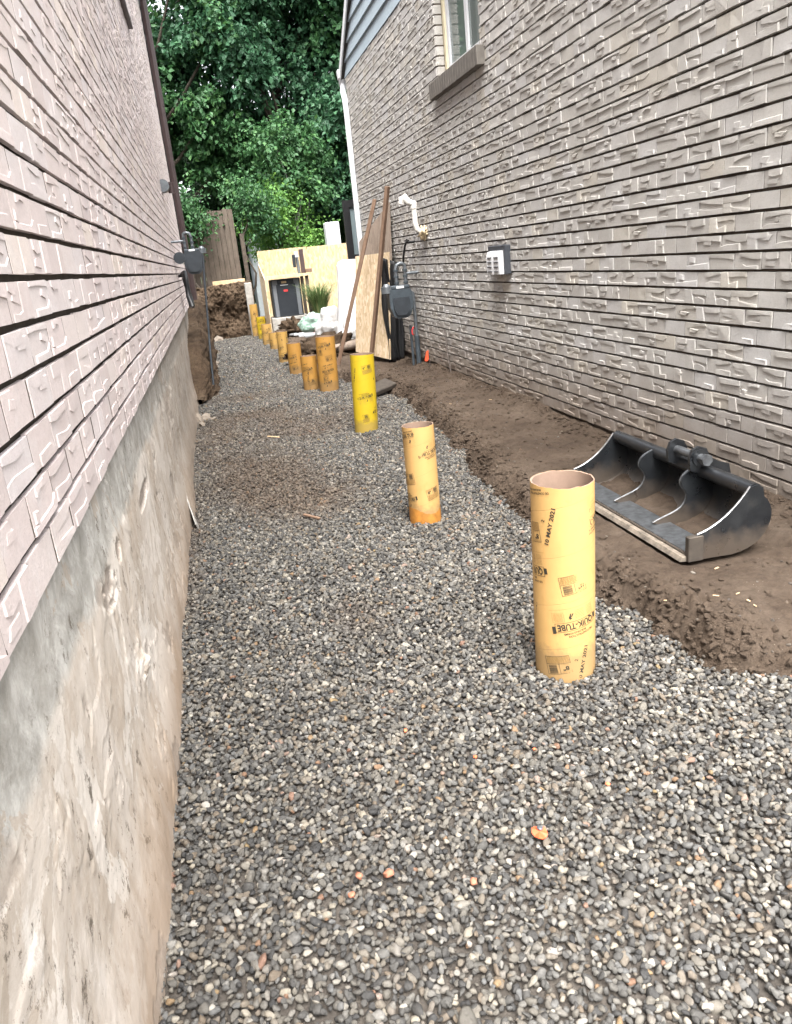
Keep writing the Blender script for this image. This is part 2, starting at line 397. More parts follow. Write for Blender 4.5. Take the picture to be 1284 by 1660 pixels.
def tag(o, label, cat, group=None):
    o['label'] = label; o['category'] = cat
    if group: o['group'] = group
    return o
def struct(o, label=None):
    o['kind'] = 'structure'
    if label: o['label'] = label
    return o
def np_mesh(name, V, F, mat=None, smooth=True, attrs=None):
    m = bpy.data.meshes.new(name); V = np.asarray(V, np.float32); F = np.asarray(F, np.int32); k = F.shape[1]
    m.vertices.add(len(V)); m.vertices.foreach_set('co', V.ravel())
    m.loops.add(F.size); m.loops.foreach_set('vertex_index', F.ravel())
    m.polygons.add(len(F)); m.polygons.foreach_set('loop_start', np.arange(0, F.size, k, dtype=np.int32))
    m.polygons.foreach_set('use_smooth', np.full(len(F), bool(smooth)))
    for an, (dom, arr) in (attrs or {}).items():
        a = m.attributes.new(an, 'FLOAT', dom); a.data.foreach_set('value', np.asarray(arr, np.float32))
    m.update(calc_edges=True); m.validate()
    if mat: m.materials.append(MAT[mat])
    return m
def np_obj(name, m, parent=None):
    o = bpy.data.objects.new(name, m); COL.objects.link(o); o.parent = parent; return o

# numpy value noise
def vnoise(x, y, seed=0):
    xi = np.floor(x).astype(np.int64); yi = np.floor(y).astype(np.int64); xf = x - xi; yf = y - yi
    def h(a, b):
        n = (a * 374761393 + b * 668265263 + seed * 974634541) & 0x7fffffff
        n = ((n ^ (n >> 13)) * 1274126177) & 0x7fffffff
        return ((n ^ (n >> 16)) & 0xffff) / 65535.0
    u = xf * xf * (3 - 2 * xf); v = yf * yf * (3 - 2 * yf)
    return (h(xi, yi) * (1 - u) + h(xi + 1, yi) * u) * (1 - v) + (h(xi, yi + 1) * (1 - u) + h(xi + 1, yi + 1) * u) * v
def fbm(x, y, o=5, g=.5, seed=0):
    a = 1.0; s = 0; n = 0
    for i in range(o):
        s = s + a * vnoise(x * 2 ** i, y * 2 ** i, seed + i * 7); n += a; a *= g
    return s / n
def grid_faces(nx, ny):
    i = np.arange(nx - 1)[:, None] * ny + np.arange(ny - 1)[None]
    return np.stack([i, i + ny, i + ny + 1, i + 1], -1).reshape(-1, 4)
def sstep(a, b, x):
    t = np.clip((x - a) / (b - a), 0, 1); return t * t * (3 - 2 * t)

# ================================================================== GROUND
XL, XR = -0.375, 2.62       # faces of the two brick walls
s = 400
g = MB().add([(-s, -s, -.12), (s, -s, -.12), (s, s, -.12), (-s, s, -.12)], [(0, 1, 2, 3)]).build('ground', 'lawn'); struct(g)

TUBES = [  # x, y, radius, height, tilt_x(deg, about Y), material
    (1.075, 2.43, .110, .724, .6, 'tube_orange'), (1.03, 4.27, .092, .582, .3, 'tube_orange'), (1.20, 6.97, .107, .705, 2.6, 'tube_yellow'),
    (1.265, 9.72, .119, .648, 2.0, 'tube_amber'), (1.08, 10.0, .102, .41, .5, 'tube_amber'), (1.065, 11.63, .101, .435, .5, 'tube_amber'),
    (1.035, 13.18, .090, .497, 1.5, 'tube_pale'), (1.065, 15.47, .092, .318, .5, 'tube_pale'), (1.01, 16.54, .101, .422, 1.0, 'tube_pale'),
    (1.015, 18.12, .097, .491, .5, 'tube_yellow'), (0.92, 18.82, .090, .74, 1.0, 'tube_pale')]

def gravel_h(x, y):
    h = .035 * (fbm(x * 1.1, y * 1.1, 3, .5, 3) - .5) * 2 + .012 * (vnoise(x * 5, y * 5, 9) - .5)
    h = h + .03 * np.exp(-(((x - .75) / .45) ** 2 + ((y - 3.8) / .5) ** 2)) - .03 * np.exp(-(((x - .15) / .5) ** 2 + ((y - 5.3) / .9) ** 2))
    h = h + .03 * np.exp(-(((x - 1.45) / .25) ** 2 + ((y - 7.3) / .8) ** 2))
    for t_ in TUBES[:3]:
        h = h + .0 * x
    return h
edge_y = np.array([0.5, 1.85, 1.95, 2.1, 2.3, 2.64, 3.0, 3.38, 3.84, 4.45, 5.46, 6.66, 7.6, 8.44, 9.2, 10.0, 11.0, 14.0, 22.0])
edge_x = np.array([4.0, 3.2, 1.95, 1.55, 1.47, 1.37, 1.34, 1.36, 1.45, 1.52, 1.60, 1.70, 1.78, 1.84, 1.72, 1.5, 1.35, 1.3, 1.3])
def edge(y): return np.interp(y, edge_y, edge_x)
def dirt_h(x, y):
    e = edge(y) + .13 * (fbm(x * 3.1, y * 3.1, 4, .6, 21) - .5)
    d = x - e
    front = sstep(1.85, 2.35, y + .1 * fbm(x * 4, y * 4, 3, .5, 5))
    lump = fbm(x * 6, y * 6, 5, .62, 33) - .5
    top = .125 + .035 * (fbm(x * 1.2, y * 1.2, 3, .5, 41) - .5) * 2
    top = np.where(y > 9.3, top - .05 * sstep(9.3, 10.2, y), top)
    near = np.exp(-((d - .10) / .12) ** 2)
    h = -.09 + (top + .09) * sstep(-.04, .20, d) * np.where(x > e - .3, front, 0)
    h = h + lump * (.042 + .19 * near * front) + .018 * (fbm(x * 18, y * 18, 5, .75, 77) - .5) * (1 + 4.5 * near) - .02 * np.clip(.42 - fbm(x * 9, y * 9, 3, .5, 19), 0, 1) * 3 * near
    bm_ = sstep(1.78, 1.84, x) * sstep(2.40, 2.32, x) * sstep(2.78, 2.85, y) * sstep(4.18, 4.12, y); h = h * (1 - bm_) + (.078 + .004 * lump) * bm_
    # rise of loose soil against the house wall
    h = h + .05 * sstep(2.40, 2.62, x) * sstep(2.5, 3.0, y) * (.3 + fbm(x * 5, y * 2, 3, .5, 8))
    return h

# base of the gravel bed
xs = np.linspace(-.45, 3.4, 78); ys = np.linspace(-1.5, 20.5, 300); X, Y = np.meshgrid(xs, ys, indexing='ij')
Z = gravel_h(X, Y) - .012
gb = np_obj('gravel_bed', np_mesh('gravel_bed', np.stack([X, Y, Z], -1).reshape(-1, 3), grid_faces(len(xs), len(ys)), 'grit')); struct(gb)

pv = MB().box((-14, -16, -.10), (16, -1.2, -.02)).build('bounce_slab', 'bounce_paving'); struct(pv)  # unseen pale slab behind the camera, added to bounce light onto the walls
# dirt ledge along the right house
xs = np.concatenate([np.linspace(1.12, 2.75, 150)]); ys = np.concatenate([np.linspace(1.7, 5.2, 300)[:-1], np.linspace(5.2, 19.5, 560)])
X, Y = np.meshgrid(xs, ys, indexing='ij'); Z = dirt_h(X, Y)
dl = np_obj('dirt_ledge', np_mesh('dirt_ledge', np.stack([X, Y, Z], -1).reshape(-1, 3), grid_faces(len(xs), len(ys)), 'dirt')); struct(dl)
# soil of the back yard, right of the house corner
xs = np.linspace(2.7, 9, 70); ys = np.linspace(13.2, 22, 90); X, Y = np.meshgrid(xs, ys, indexing='ij')
Z = .06 + .06 * (fbm(X * 2, Y * 2, 4, .6, 4) - .5)
yo = np_obj('yard_soil', np_mesh('yard_soil', np.stack([X, Y, Z], -1).reshape(-1, 3), grid_faces(len(xs), len(ys)), 'dirt')); struct(yo)

# cut earth bank along the left house and at the far end of the trench
def earth_sheet(name, P, n_u, n_v, amp, seed, mat='bank_dirt'):
    u = np.linspace(0, 1, n_u); v = np.linspace(0, 1, n_v); U, Vv = np.meshgrid(u, v, indexing='ij')
    X, Y, Z, nx, ny = P(U, Vv)
    ku = 26 if n_u > 300 else 9
    a = (fbm(U * ku, Vv * 4, 6, .66, seed) - .5) * amp * 2.2 + (fbm(U * ku * 5, Vv * 22, 4, .7, seed + 3) - .5) * amp * .9
    lay = np.sin(Vv * 11 + 3 * fbm(U * 4, Vv * 2, 3, .5, seed + 9)) * amp * .35
    a = (a + lay) * np.minimum(1, Vv * 6 + .2)
    V3 = np.stack([X + nx * a, Y + ny * a, Z + a * .3], -1).reshape(-1, 3)
    o = np_obj(name, np_mesh(name, V3, grid_faces(n_u, n_v), mat)); struct(o); return o
def P_far(u, v):
    x = -1.6 + u * 2.62
    z = -.08 + np.minimum(v, .8) / .8 * 1.28 + .07 * fbm(u * 5, v * 0, 3, .5, 2)
    y = 19.35 + .35 * np.minimum(v, .8) / .8 + np.maximum(v - .8, 0) / .2 * 3.0
    return x, y, z, 0 * u, -1 + 0 * u
earth_sheet('earth_bank_far', P_far, 170, 100, .17, 51)
def P_left(u, v):
    y = 9.75 + u * 9.9
    wd = .06 + .20 * sstep(0.0, .09, u) + .04 * fbm(u * 14, 0 * u, 3, .5, 3)
    top = (.05 + .62 * sstep(0, .13, u) + .35 * sstep(.1, .55, u)) + .06 * fbm(u * 22, 0 * u, 3, .6, 13)
    vv = np.minimum(v, .75) / .75
    z = -.08 + vv * (top + .08)
    x = XL + wd * (1 - .45 * vv ** 1.5) - np.maximum(v - .75, 0) / .25 * (.06 + wd * .55)
    return x, y, z, 1 + 0 * u, 0 * u
earth_sheet('earth_bank_left', P_left, 420, 80, .085, 61)
# back yard beyond the trench, behind the left bank
xs = np.linspace(-14, 1.05, 50); ys = np.linspace(22.5, 40, 50); X, Y = np.meshgrid(xs, ys, indexing='ij'); Z = 1.1 + .2 * (fbm(X, Y, 3, .5, 6) - .5)
o = np_obj('upper_yard', np_mesh('upper_yard', np.stack([X, Y, Z], -1).reshape(-1, 3), grid_faces(50, 50), 'lawn')); struct(o)

# ------------------------------------------------------------------ pebbles (gravel)
def pebble_mesh(i):
    r = np.random.default_rng(100 + i)
    bm = bmesh.new(); bmesh.ops.create_icosphere(bm, subdivisions=2, radius=.5)
    sc = np.array([1.0 + .28 * r.random(), .72 + .25 * r.random(), .5 + .25 * r.random()])
    planes = [(Vector(r.normal(size=3)).normalized(), .27 + .13 * r.random()) for _ in range(9)]
    for v in bm.verts:
        p = v.co.copy()
        for n, d in planes:
            k = p.dot(n) - d
            if k > 0: p -= n * k * .95
        v.co = Vector((p[0] * sc[0], p[1] * sc[1], p[2] * sc[2]))
    m = bpy.data.meshes.new('pebble'); bm.to_mesh(m); bm.free(); m.shade_smooth(); m.materials.append(MAT['pebble_stone']); return m
PEB = [pebble_mesh(i) for i in range(10)]
pcol = bpy.data.collections.new('pebble_kinds')
for i, m in enumerate(PEB): pcol.objects.link(bpy.data.objects.new('pebble_kind', m))

def jgrid(x0, x1, y0, y1, sp):
    X, Y = np.meshgrid(np.arange(x0, x1, sp), np.arange(y0, y1, sp), indexing='ij')
    X = X + (nrg.random(X.shape) - .5) * sp * 1.2; Y = Y + (nrg.random(X.shape) - .5) * sp * 1.2
    return X.ravel(), Y.ravel()
px, py, ps = [], [], []
for (y0, y1, sp, d, x1) in ((-.9, 3.2, .0152, .0202, 3.3), (3.2, 7.0, .0162, .0215, 2.0), (7.0, 11.5, .021, .0265, 2.2), (11.5, 19.9, .028, .034, 1.7)):
    a, b = jgrid(XL - .01, x1, y0, y1, sp)
    px.append(a); py.append(b); ps.append(d * np.exp(nrg.normal(0, .24, a.shape)))
px = np.concatenate(px); py = np.concatenate(py); ps = np.concatenate(ps)
gh = gravel_h(px, py); dh = np.where((px > 1.12) & (px < 2.75) & (py > 1.7) & (py < 19.5), dirt_h(px, py), -1)
keep = (dh < gh + .004)
for (tx, ty, tr, *_r) in TUBES: keep &= ((px - tx) ** 2 + (py - ty) ** 2) > (tr + .006) ** 2
keep &= ~((py > 9.8) & (px < XL + .2))
# patches where soil was trodden into the stones
def dirty_f(x, y):
    e = lambda cx, cy, sx, sy: np.exp(-(((x - cx) / sx) ** 2 + ((y - cy) / sy) ** 2))
    d = 1.1 * e(.15, 6.0, .42, .75) + .9 * e(.45, 5.2, .35, .5) + .9 * e(.62, 7.6, .5, .6) + .8 * e(.25, 8.6, .5, .5) + .7 * e(-.2, 7.6, .25, .9) + .5 * e(1.4, 7.9, .3, .6) + .55 * e(.42, 3.15, .16, .25) + .6 * e(.3, 9.9, .6, .4) + .5 * e(-.35, 4.5, .1, 1.2)
    return np.clip(d * (.35 + 1.3 * fbm(x * 4, y * 4, 4, .6, 71)) - .12, 0, 1)
df = dirty_f(px, py)
keep &= nrg.random(px.shape) > .30 * df
px, py, ps, gh, df = px[keep], py[keep], ps[keep], gh[keep], df[keep]
pz = gh + (nrg.random(px.shape) - .35) * .012
# a few strays lying on the dirt
sx = nrg.uniform(1.35, 2.6, 2600); sy = 1.9 + nrg.random(2600) ** 1.3 * 8.6
sh = dirt_h(sx, sy); sd = sx - edge(sy)
ok = (sh > gravel_h(sx, sy) + .005) & (nrg.random(2600) < np.clip(.04 + 1.0 * np.exp(-((sy - 7.3) / 1.3) ** 2) * np.exp(-sd / .3) + .55 * np.exp(-((sy - 9.6) / .6) ** 2) + .5 * np.exp(-sd / .12), 0, 1))
ok &= ~((sx > 1.75) & (sx < 2.45) & (sy > 2.75) & (sy < 4.2))
px = np.concatenate([px, sx[ok]]); py = np.concatenate([py, sy[ok]]); pz = np.concatenate([pz, sh[ok] + .002]); ps = np.concatenate([ps, nrg.uniform(.010, .024, ok.sum())]); df = np.concatenate([df, .5 * np.ones(ok.sum())])
N = len(px)
pm = bpy.data.meshes.new('gravel'); pm.vertices.add(N); pm.vertices.foreach_set('co', np.stack([px, py, pz], -1).astype(np.float32).ravel())
rot = np.stack([nrg.normal(0, .5, N), nrg.normal(0, .5, N), nrg.uniform(0, 6.283, N)], -1).astype(np.float32)
a = pm.attributes.new('rot', 'FLOAT_VECTOR', 'POINT'); a.data.foreach_set('vector', rot.ravel())
a = pm.attributes.new('scl', 'FLOAT', 'POINT'); a.data.foreach_set('value', ps.astype(np.float32))
a = pm.attributes.new('dirty', 'FLOAT', 'POINT'); a.data.foreach_set('value', np.clip(df * 1.3, 0, 1).astype(np.float32))
pm.materials.append(MAT['pebble_stone'])
gravel = bpy.data.objects.new('gravel', pm); COL.objects.link(gravel); gravel['kind'] = 'stuff'
gravel['label'] = 'loose grey and brown rounded pea gravel covering the alley'; gravel['category'] = 'gravel'
ng = bpy.data.node_groups.new('scatter_pebbles', 'GeometryNodeTree')
ng.interface.new_socket('Geometry', in_out='INPUT', socket_type='NodeSocketGeometry'); ng.interface.new_socket('Geometry', in_out='OUTPUT', socket_type='NodeSocketGeometry')
gi = ng.nodes.new('NodeGroupInput'); go = ng.nodes.new('NodeGroupOutput')
iop = ng.nodes.new('GeometryNodeInstanceOnPoints'); ci = ng.nodes.new('GeometryNodeCollectionInfo')
ci.inputs['Collection'].default_value = pcol; ci.inputs['Separate Children'].default_value = True; ci.inputs['Reset Children'].default_value = True
iop.inputs['Pick Instance'].default_value = True
na = ng.nodes.new('GeometryNodeInputNamedAttribute'); na.data_type = 'FLOAT_VECTOR'; na.inputs['Name'].default_value = 'rot'
nb = ng.nodes.new('GeometryNodeInputNamedAttribute'); nb.data_type = 'FLOAT'; nb.inputs['Name'].default_value = 'scl'
ng.links.new(gi.outputs[0], iop.inputs['Points']); ng.links.new(ci.outputs[0], iop.inputs['Instance'])
ng.links.new(na.outputs[0], iop.inputs['Rotation']); ng.links.new(nb.outputs[0], iop.inputs['Scale']); ng.links.new(iop.outputs[0], go.inputs[0])
md = gravel.modifiers.new('scatter', 'NODES'); md.node_group = ng

# ------------------------------------------------------------------ soil clods on the ledge edge (stuff)
def blob(r, n=1):
    bm = bmesh.new(); bmesh.ops.create_icosphere(bm, subdivisions=n, radius=.5)
    for v in bm.verts: v.co = v.co * (.55 + .75 * r.random())
    vs = np.array([v.co[:] for v in bm.verts]); fs = np.array([[q.index for q in f.verts] for f in bm.faces]); bm.free(); return vs, fs
VV, FF, k = [], [], 0
blobs = [blob(np.random.default_rng(i)) for i in range(8)]
NC = 30000
cy_ = 1.9 + nrg.random(NC) ** 1.25 * 9; ce = edge(cy_); cx_ = ce + np.abs(nrg.normal(.02, .13, NC)) - .05
u_ = nrg.random(NC); cx_ = np.where(u_ < .12, nrg.uniform(ce, 2.6), np.where(u_ < .22, 2.6 - np.abs(nrg.normal(0, .06, NC)), cx_))
ok = (cx_ < 2.6) & (cx_ > 1.13) & ~((cx_ > 1.75) & (cx_ < 2.42) & (cy_ > 2.75) & (cy_ < 4.22))
for t_ in TUBES: ok &= (cx_ - t_[0]) ** 2 + (cy_ - t_[1]) ** 2 > (t_[2] + .03) ** 2
dz = dirt_h(cx_, cy_); ok &= dz > gravel_h(cx_, cy_) - .01
idx = np.nonzero(ok)[0][:14000]
for q_, i_ in enumerate(idx):
    sc = .005 + .036 * nrg.random() ** 5; vs_, fs_ = blobs[q_ % 8]; a = nrg.uniform(0, 6.28); ca, sa = math.cos(a), math.sin(a)
    q = vs_ * sc * np.array([1.25, .9, .75]); q = np.stack([q[:, 0] * ca - q[:, 1] * sa + cx_[i_], q[:, 0] * sa + q[:, 1] * ca + cy_[i_], q[:, 2] + dz[i_] + sc * .08], -1)
    VV.append(q); FF.append(fs_ + k); k += len(q)
o = np_obj('soil_clods', np_mesh('soil_clods', np.concatenate(VV), np.concatenate(FF), 'dirt', False)); o['kind'] = 'stuff'; o['label'] = 'crumbled brown soil clods along the edge of the dirt ledge'; o['category'] = 'soil'

# ================================================================== BRICK WALLS
BL, BH, BP = .206, .0765, .0915          # brick length, height, course pitch
def brick_proto(i):
    r = random.Random(500 + i); mb = MB(); L, H = BL, BH
    j = lambda a=.0018: r.uniform(-a, a)
    d = .026
    # local: x out of the wall, y along, z up. base face at x=0
    fr = [(j(.001), -L / 2 + j(), -H / 2 + j()), (j(.001), L / 2 + j(), -H / 2 + j()), (j(.001), L / 2 + j(), H / 2 + j()), (j(.001), -L / 2 + j(), H / 2 + j())]
    bk = [(-d, a[1], a[2]) for a in fr]
    mb.add(fr + bk, [(0, 1, 2, 3), (0, 4, 5, 1), (1, 5, 6, 2), (2, 6, 7, 3), (3, 7, 4, 0)])
    def plate(poly, hs, slope=.004, under=0.0):
        n = len(poly); P = []
        for (u, v), h in zip(poly, hs):
            P.append((h, (u - .5) * L, (v - .5) * H))
        c = Vector((0, sum(p[1] for p in P) / n, sum(p[2] for p in P) / n))
        zm = max(p[2] for p in P); base = []
        for p in P:
            dy = .006 if p[1] > c[1] else -.006
            dz_ = slope if p[2] > c[2] else under
            base.append((-.003, max(-L / 2 - .0002, min(L / 2 + .0002, p[1] + dy)), max(-H / 2 - .0004, min(H / 2 + .0004, p[2] + dz_))))
        mb.add(P + base, [tuple(range(n))] + [(q, n + q, n + (q + 1) % n, (q + 1) % n) for q in range(n)])
    hb = [.006]
    hh = lambda: hb[0] + r.uniform(-.0012, .0012)
    hb[0] = r.uniform(.0035, .0075)
    if r.random() < .72:                   # raised band along the top with a ragged lower lip
        ua = 0 if r.random() < .55 else r.uniform(.1, .4); ub = 1 if r.random() < .6 else r.uniform(max(.55, ua + .3), .92)
        v1, v2 = r.uniform(.55, .88), r.uniform(.55, .9); um = r.uniform(ua + .1, ub - .1); vm = (v1 + v2) / 2 + r.uniform(-.16, .1)
        plate([(ua, 1), (ua, v1), (um, min(.92, vm)), (ub, v2), (ub, 1)], [hh() for _ in range(5)], 0, .0015)
    hb[0] = r.uniform(.0035, .0075)
    if r.random() < .72:                   # raised band along the bottom
        ua = 0 if r.random() < .5 else r.uniform(.1, .45); ub = 1 if r.random() < .6 else r.uniform(max(.6, ua + .3), .95)
        v1, v2 = r.uniform(.1, .42), r.uniform(.1, .45); um = r.uniform(ua + .1, ub - .1); vm = (v1 + v2) / 2 + r.uniform(-.1, .15)
        plate([(ua, 0), (ub, 0), (ub, v2), (um, max(.08, vm)), (ua, v1)], [hh() for _ in range(5)], r.uniform(.002, .0055))
    if r.random() < .28:                   # chipped boss in the middle
        u = r.uniform(.15, .85); v = r.uniform(.3, .7); a = r.uniform(.06, .2); b = r.uniform(.1, .22)
        q = [(u - a, v - b * r.uniform(.2, 1)), (u + a * r.uniform(.3, 1), v - b), (u + a, v + b * r.uniform(.1, 1)), (u - a * r.uniform(.2, 1), v + b)]
        q = [(min(1, max(0, x)), min(1, max(0, y))) for x, y in q]
        plate(q, [hh() for _ in range(4)], r.uniform(.002, .004))
    if r.random() < .35:                   # end block
        u = r.uniform(.3, .5); sd = r.random() < .5
        q = [(0, .02), (u, .02), (u * r.uniform(.7, 1), .98), (0, .98)]
        if sd: q = [(1 - x, y) for x, y in q][::-1]
        plate(q, [r.uniform(.003, .007) for _ in range(4)])
    m = mb.mesh('brick'); fixn(m)
    bm = bmesh.new(); bm.from_mesh(m); bmesh.ops.triangulate(bm, faces=bm.faces)
    # make sure the open-backed shells face outwards (+x)
    for f in bm.faces:
        if abs(f.normal.x) > .8 and f.normal.x < 0: f.normal_flip()
    bm.to_mesh(m); bm.free()
    return m
NPR = 48
protos = [brick_proto(i) for i in range(NPR)]
pdat = []
for i, m in enumerate(protos):
    v = np.array([p.co[:] for p in m.vertices]); f = np.array([p.vertices[:] for p in m.polygons]); pdat.append((v, f))
    a = m.attributes.new('tone', 'FLOAT', 'FACE'); a.data.foreach_set('value', np.full(len(f), (i * 0.618) % 1.0, np.float32))
def proto_for(i, mat):
    m = protos[i].copy(); m.materials.append(MAT[mat]); return m
def project(p):
    q = cam.matrix_world.inverted() @ Vector(p)
    if q.z > -.05: return None
    return (1265 * q.x / -q.z + 642, 830 - 1265 * q.y / -q.z, -q.z)
CAMI = np.array(cam.matrix_world.inverted())
def lay_bricks(parent, face_x, sgn, y0, y1, z0, z1, mat, holes, vis, seed, rel=1.0):
    """sgn=+1: wall faces +X; -1: faces -X"""
    r = random.Random(seed); L = []
    nz = int((z1 - z0) / BP)
    for k in range(nz):
        z = z0 + BP * (k + .5)
        y = y0 + (0 if k % 2 else -.105) + r.uniform(-.012, .012)
        while y < y1:
            a, b = max(y, y0), min(y + .2095, y1)
            segs = [(a, b)]
            for (h0, h1, hz0, hz1) in holes:
                if hz0 - BH / 2 < z < hz1 + BH / 2:
                    ns = []
                    for (p, q) in segs:
                        if q <= h0 or p >= h1: ns.append((p, q))
                        else:
                            if p < h0: ns.append((p, h0))
                            if q > h1: ns.append((h1, q))
                    segs = ns
            for (p, q) in segs:
                if q - p > .03: L.append(((p + q) / 2, z, (q - p - .0065) / BL, r.randrange(NPR), r.uniform(-.001, .001), r.uniform(-.003, .003)))
            y += .2095
    # visible size
    def area(e):
        p = project((face_x, e[0], e[1]))
        if not p or not (-20 < p[0] < 1304 and -20 < p[1] < 1680): return 0
        if not vis(p[0], p[1]): return 0
        d = Vector((face_x, e[0], e[1] - 1.52)); return abs(d.x) / d.length ** 3 * min(1, e[2])
    ar = sorted(range(len(L)), key=lambda i: -area(L[i])); single = set(i for i in ar[:300] if area(L[i]) > 0)
    cache = {}; VV, FF, TT, kk = [], [], [], 0
    off = Vector((0, 0, 0)); q = parent
    while q is not None: off += q.location; q = q.parent
    for i, (y, z, sy, pi, dx, rz) in enumerate(L):
        if i in single:
            if pi not in cache: cache[pi] = proto_for(pi, mat)
            o = bpy.data.objects.new('brick', cache[pi]); COL.objects.link(o); o.parent = parent
            o.location = Vector((face_x + sgn * dx, y, z)) - off; o.scale = (rel, sy, 1)
            o.rotation_euler = (rz * .5, 0, (0 if sgn > 0 else math.pi) + rz * .5)
        else:
            v, f = pdat[pi]; v = v * np.array([rel, sy, 1])
            if sgn < 0: v = v * np.array([-1, -1, 1])
            VV.append(v + np.array([face_x + sgn * dx - off[0], y - off[1], z - off[2]])); FF.append(f + kk); kk += len(v); TT.append(np.full(len(f), (pi * .618) % 1.0))
    JV, JF, jk = [], [], 0
    for (y, z, sy, pi, dx, rz) in L:
        ye = y + sy * BL / 2; xx = face_x - sgn * (.0035 if sgn < 0 else .0006)
        q = [(xx, ye - .003, z - BH / 2 + .001), (xx, ye + .0095, z - BH / 2 + .001), (xx, ye + .0095, z + BH / 2 - .001), (xx, ye - .003, z + BH / 2 - .001)]
        if sgn < 0: q = q[::-1]
        JV += [(a_ - off[0], b_ - off[1], c_ - off[2]) for a_, b_, c_ in q]; JF.append((jk, jk + 1, jk + 2, jk + 3)); jk += 4
    o = np_obj('mortar_joints', np_mesh('mortar_joints', JV, JF, 'mortar', False), parent); o['kind'] = 'stuff'
    o = np_obj('brickwork', np_mesh('brickwork', np.concatenate(VV), np.concatenate(FF), mat, False, {'tone': ('FACE', np.concatenate(TT))}), parent)
    o['kind'] = 'stuff'

# ---- right house
RH = empty('brick_house', (XR, 6.0, 0)); tag(RH, 'grey-beige chiselled brick house with blue-grey siding gable and sash window above sill', 'house', 'houses along the alley')
RY0, RY1 = 1.9, 13.55
WO = (7.28, 8.60, 3.14, 4.20)   # window opening
mb = MB(); xb = XR + .021
mb.box((xb, RY0, -.4), (xb + .3, RY1, WO[2])); mb.box((xb, RY0, WO[2] + .001), (xb + .3, WO[0], 4.2)); mb.box((xb, WO[1], WO[2] + .001), (xb + .3, RY1, 4.2))
wallR = mb.build('wall', 'mortar', RH)
def visR(u, v):
    if 862 < u < 963 and 770 < v: return False
    return True
lay_bricks(wallR, XR, -1, RY0, RY1, .17, 4.2, 'brick_right', [WO], visR, 5, 1.1)
MB().box((xb + .3, RY0, -.4), (9.5, RY1 - .02, 4.2)).build('rear_block', 'mortar', RH)
# gable with lap siding
RID = (RY0 + RY1) / 2; EAVE = 4.33; SL = .66
ZT = 5.5; DYT = (ZT - EAVE) / SL
def roof_z(y): return min(ZT, EAVE + (min(y - RY0, RY1 - y)) * SL)
poly = [(RY0, 4.2), (RY1, 4.2), (RY1, EAVE), (RY1 - DYT, ZT), (RY0 + DYT, ZT), (RY0, EAVE)]
MB().prism(poly, 'x', XR + .03, 9.5).build('gable_wall', 'siding', RH)
z = 4.2
while z < roof_z(RID) - .2:
    h = .195; ya = RY0 + max(0, (z + h - EAVE) / SL); yb = RY1 - max(0, (z + h - EAVE) / SL)
    ya0 = RY0 + max(0, (z - EAVE) / SL); yb0 = RY1 - max(0, (z - EAVE) / SL)
    b = MB(); x0 = XR - .012; x1 = XR + .018
    vs_ = [(x0, ya0, z), (x0, yb0, z), (x1, yb, z + h), (x1, ya, z + h), (XR + .026, ya0, z), (XR + .026, yb0, z), (XR + .026, yb, z + h), (XR + .026, ya, z + h)]
    b.add(vs_, [(0, 1, 2, 3), (4, 7, 6, 5), (0, 4, 5, 1), (1, 5, 6, 2), (2, 6, 7, 3), (3, 7, 4, 0)]); b.build('siding_board', 'siding', RH)
    z += h + .003
b = MB()
for (ya, yb) in ((RY0 - .25, RY0 + DYT), (RY1 + .25, RY1 - DYT)):
    za = EAVE - .25 * SL; zb = ZT
    b.add([(XR - .035, ya, za), (XR - .035, yb, zb), (9.8, yb, zb), (9.8, ya, za), (XR - .035, ya, za + .16), (XR - .035, yb, zb + .16), (9.8, yb, zb + .16), (9.8, ya, za + .16)],
          [(0, 1, 2, 3), (4, 7, 6, 5), (0, 4, 5, 1), (1, 5, 6, 2), (2, 6, 7, 3), (3, 7, 4, 0)])
b.box((XR - .035, RY0 + DYT, ZT + .001), (9.8, RY1 - DYT, ZT + .16)); b.build('roof', 'roofing', RH)
b = MB()
for (ya, yb) in ((RY0 - .26, RY0 + DYT), (RY1 + .26, RY1 - DYT)):
    za = EAVE - .26 * SL; zb = ZT
    b.add([(XR - .06, ya, za - .02), (XR - .06, yb, zb - .02), (XR - .04, yb, zb - .02), (XR - .04, ya, za - .02), (XR - .06, ya, za + .12), (XR - .06, yb, zb + .12), (XR - .04, yb, zb + .12), (XR - .04, ya, za + .12)],
          [(0, 1, 2, 3), (4, 7, 6, 5), (0, 4, 5, 1), (1, 5, 6, 2), (2, 6, 7, 3), (3, 7, 4, 0)])
b.build('rake_trim', 'white_paint', RH)
# gutter along the rear eave and its downspout down the corner
b = MB(); b.prism([(RY1 + .14, 4.36), (RY1 + .14, 4.25), (RY1 + .22, 4.22), (RY1 + .28, 4.36)], 'x', XR - .08, 9.6); b.build('gutter', 'white_paint', RH)
ds = [(XR + .0, RY1 + .2, 4.26), (XR - .0, RY1 + .2, 4.16), (XR - .035, RY1 + .12, 4.05), (XR - .045, RY1 - .03, 3.90), (XR - .045, RY1 - .06, 3.75), (XR - .045, RY1 - .06, .3)]
MB().tube(ds, .045, 8).build('downspout', 'white_paint', RH, 40)
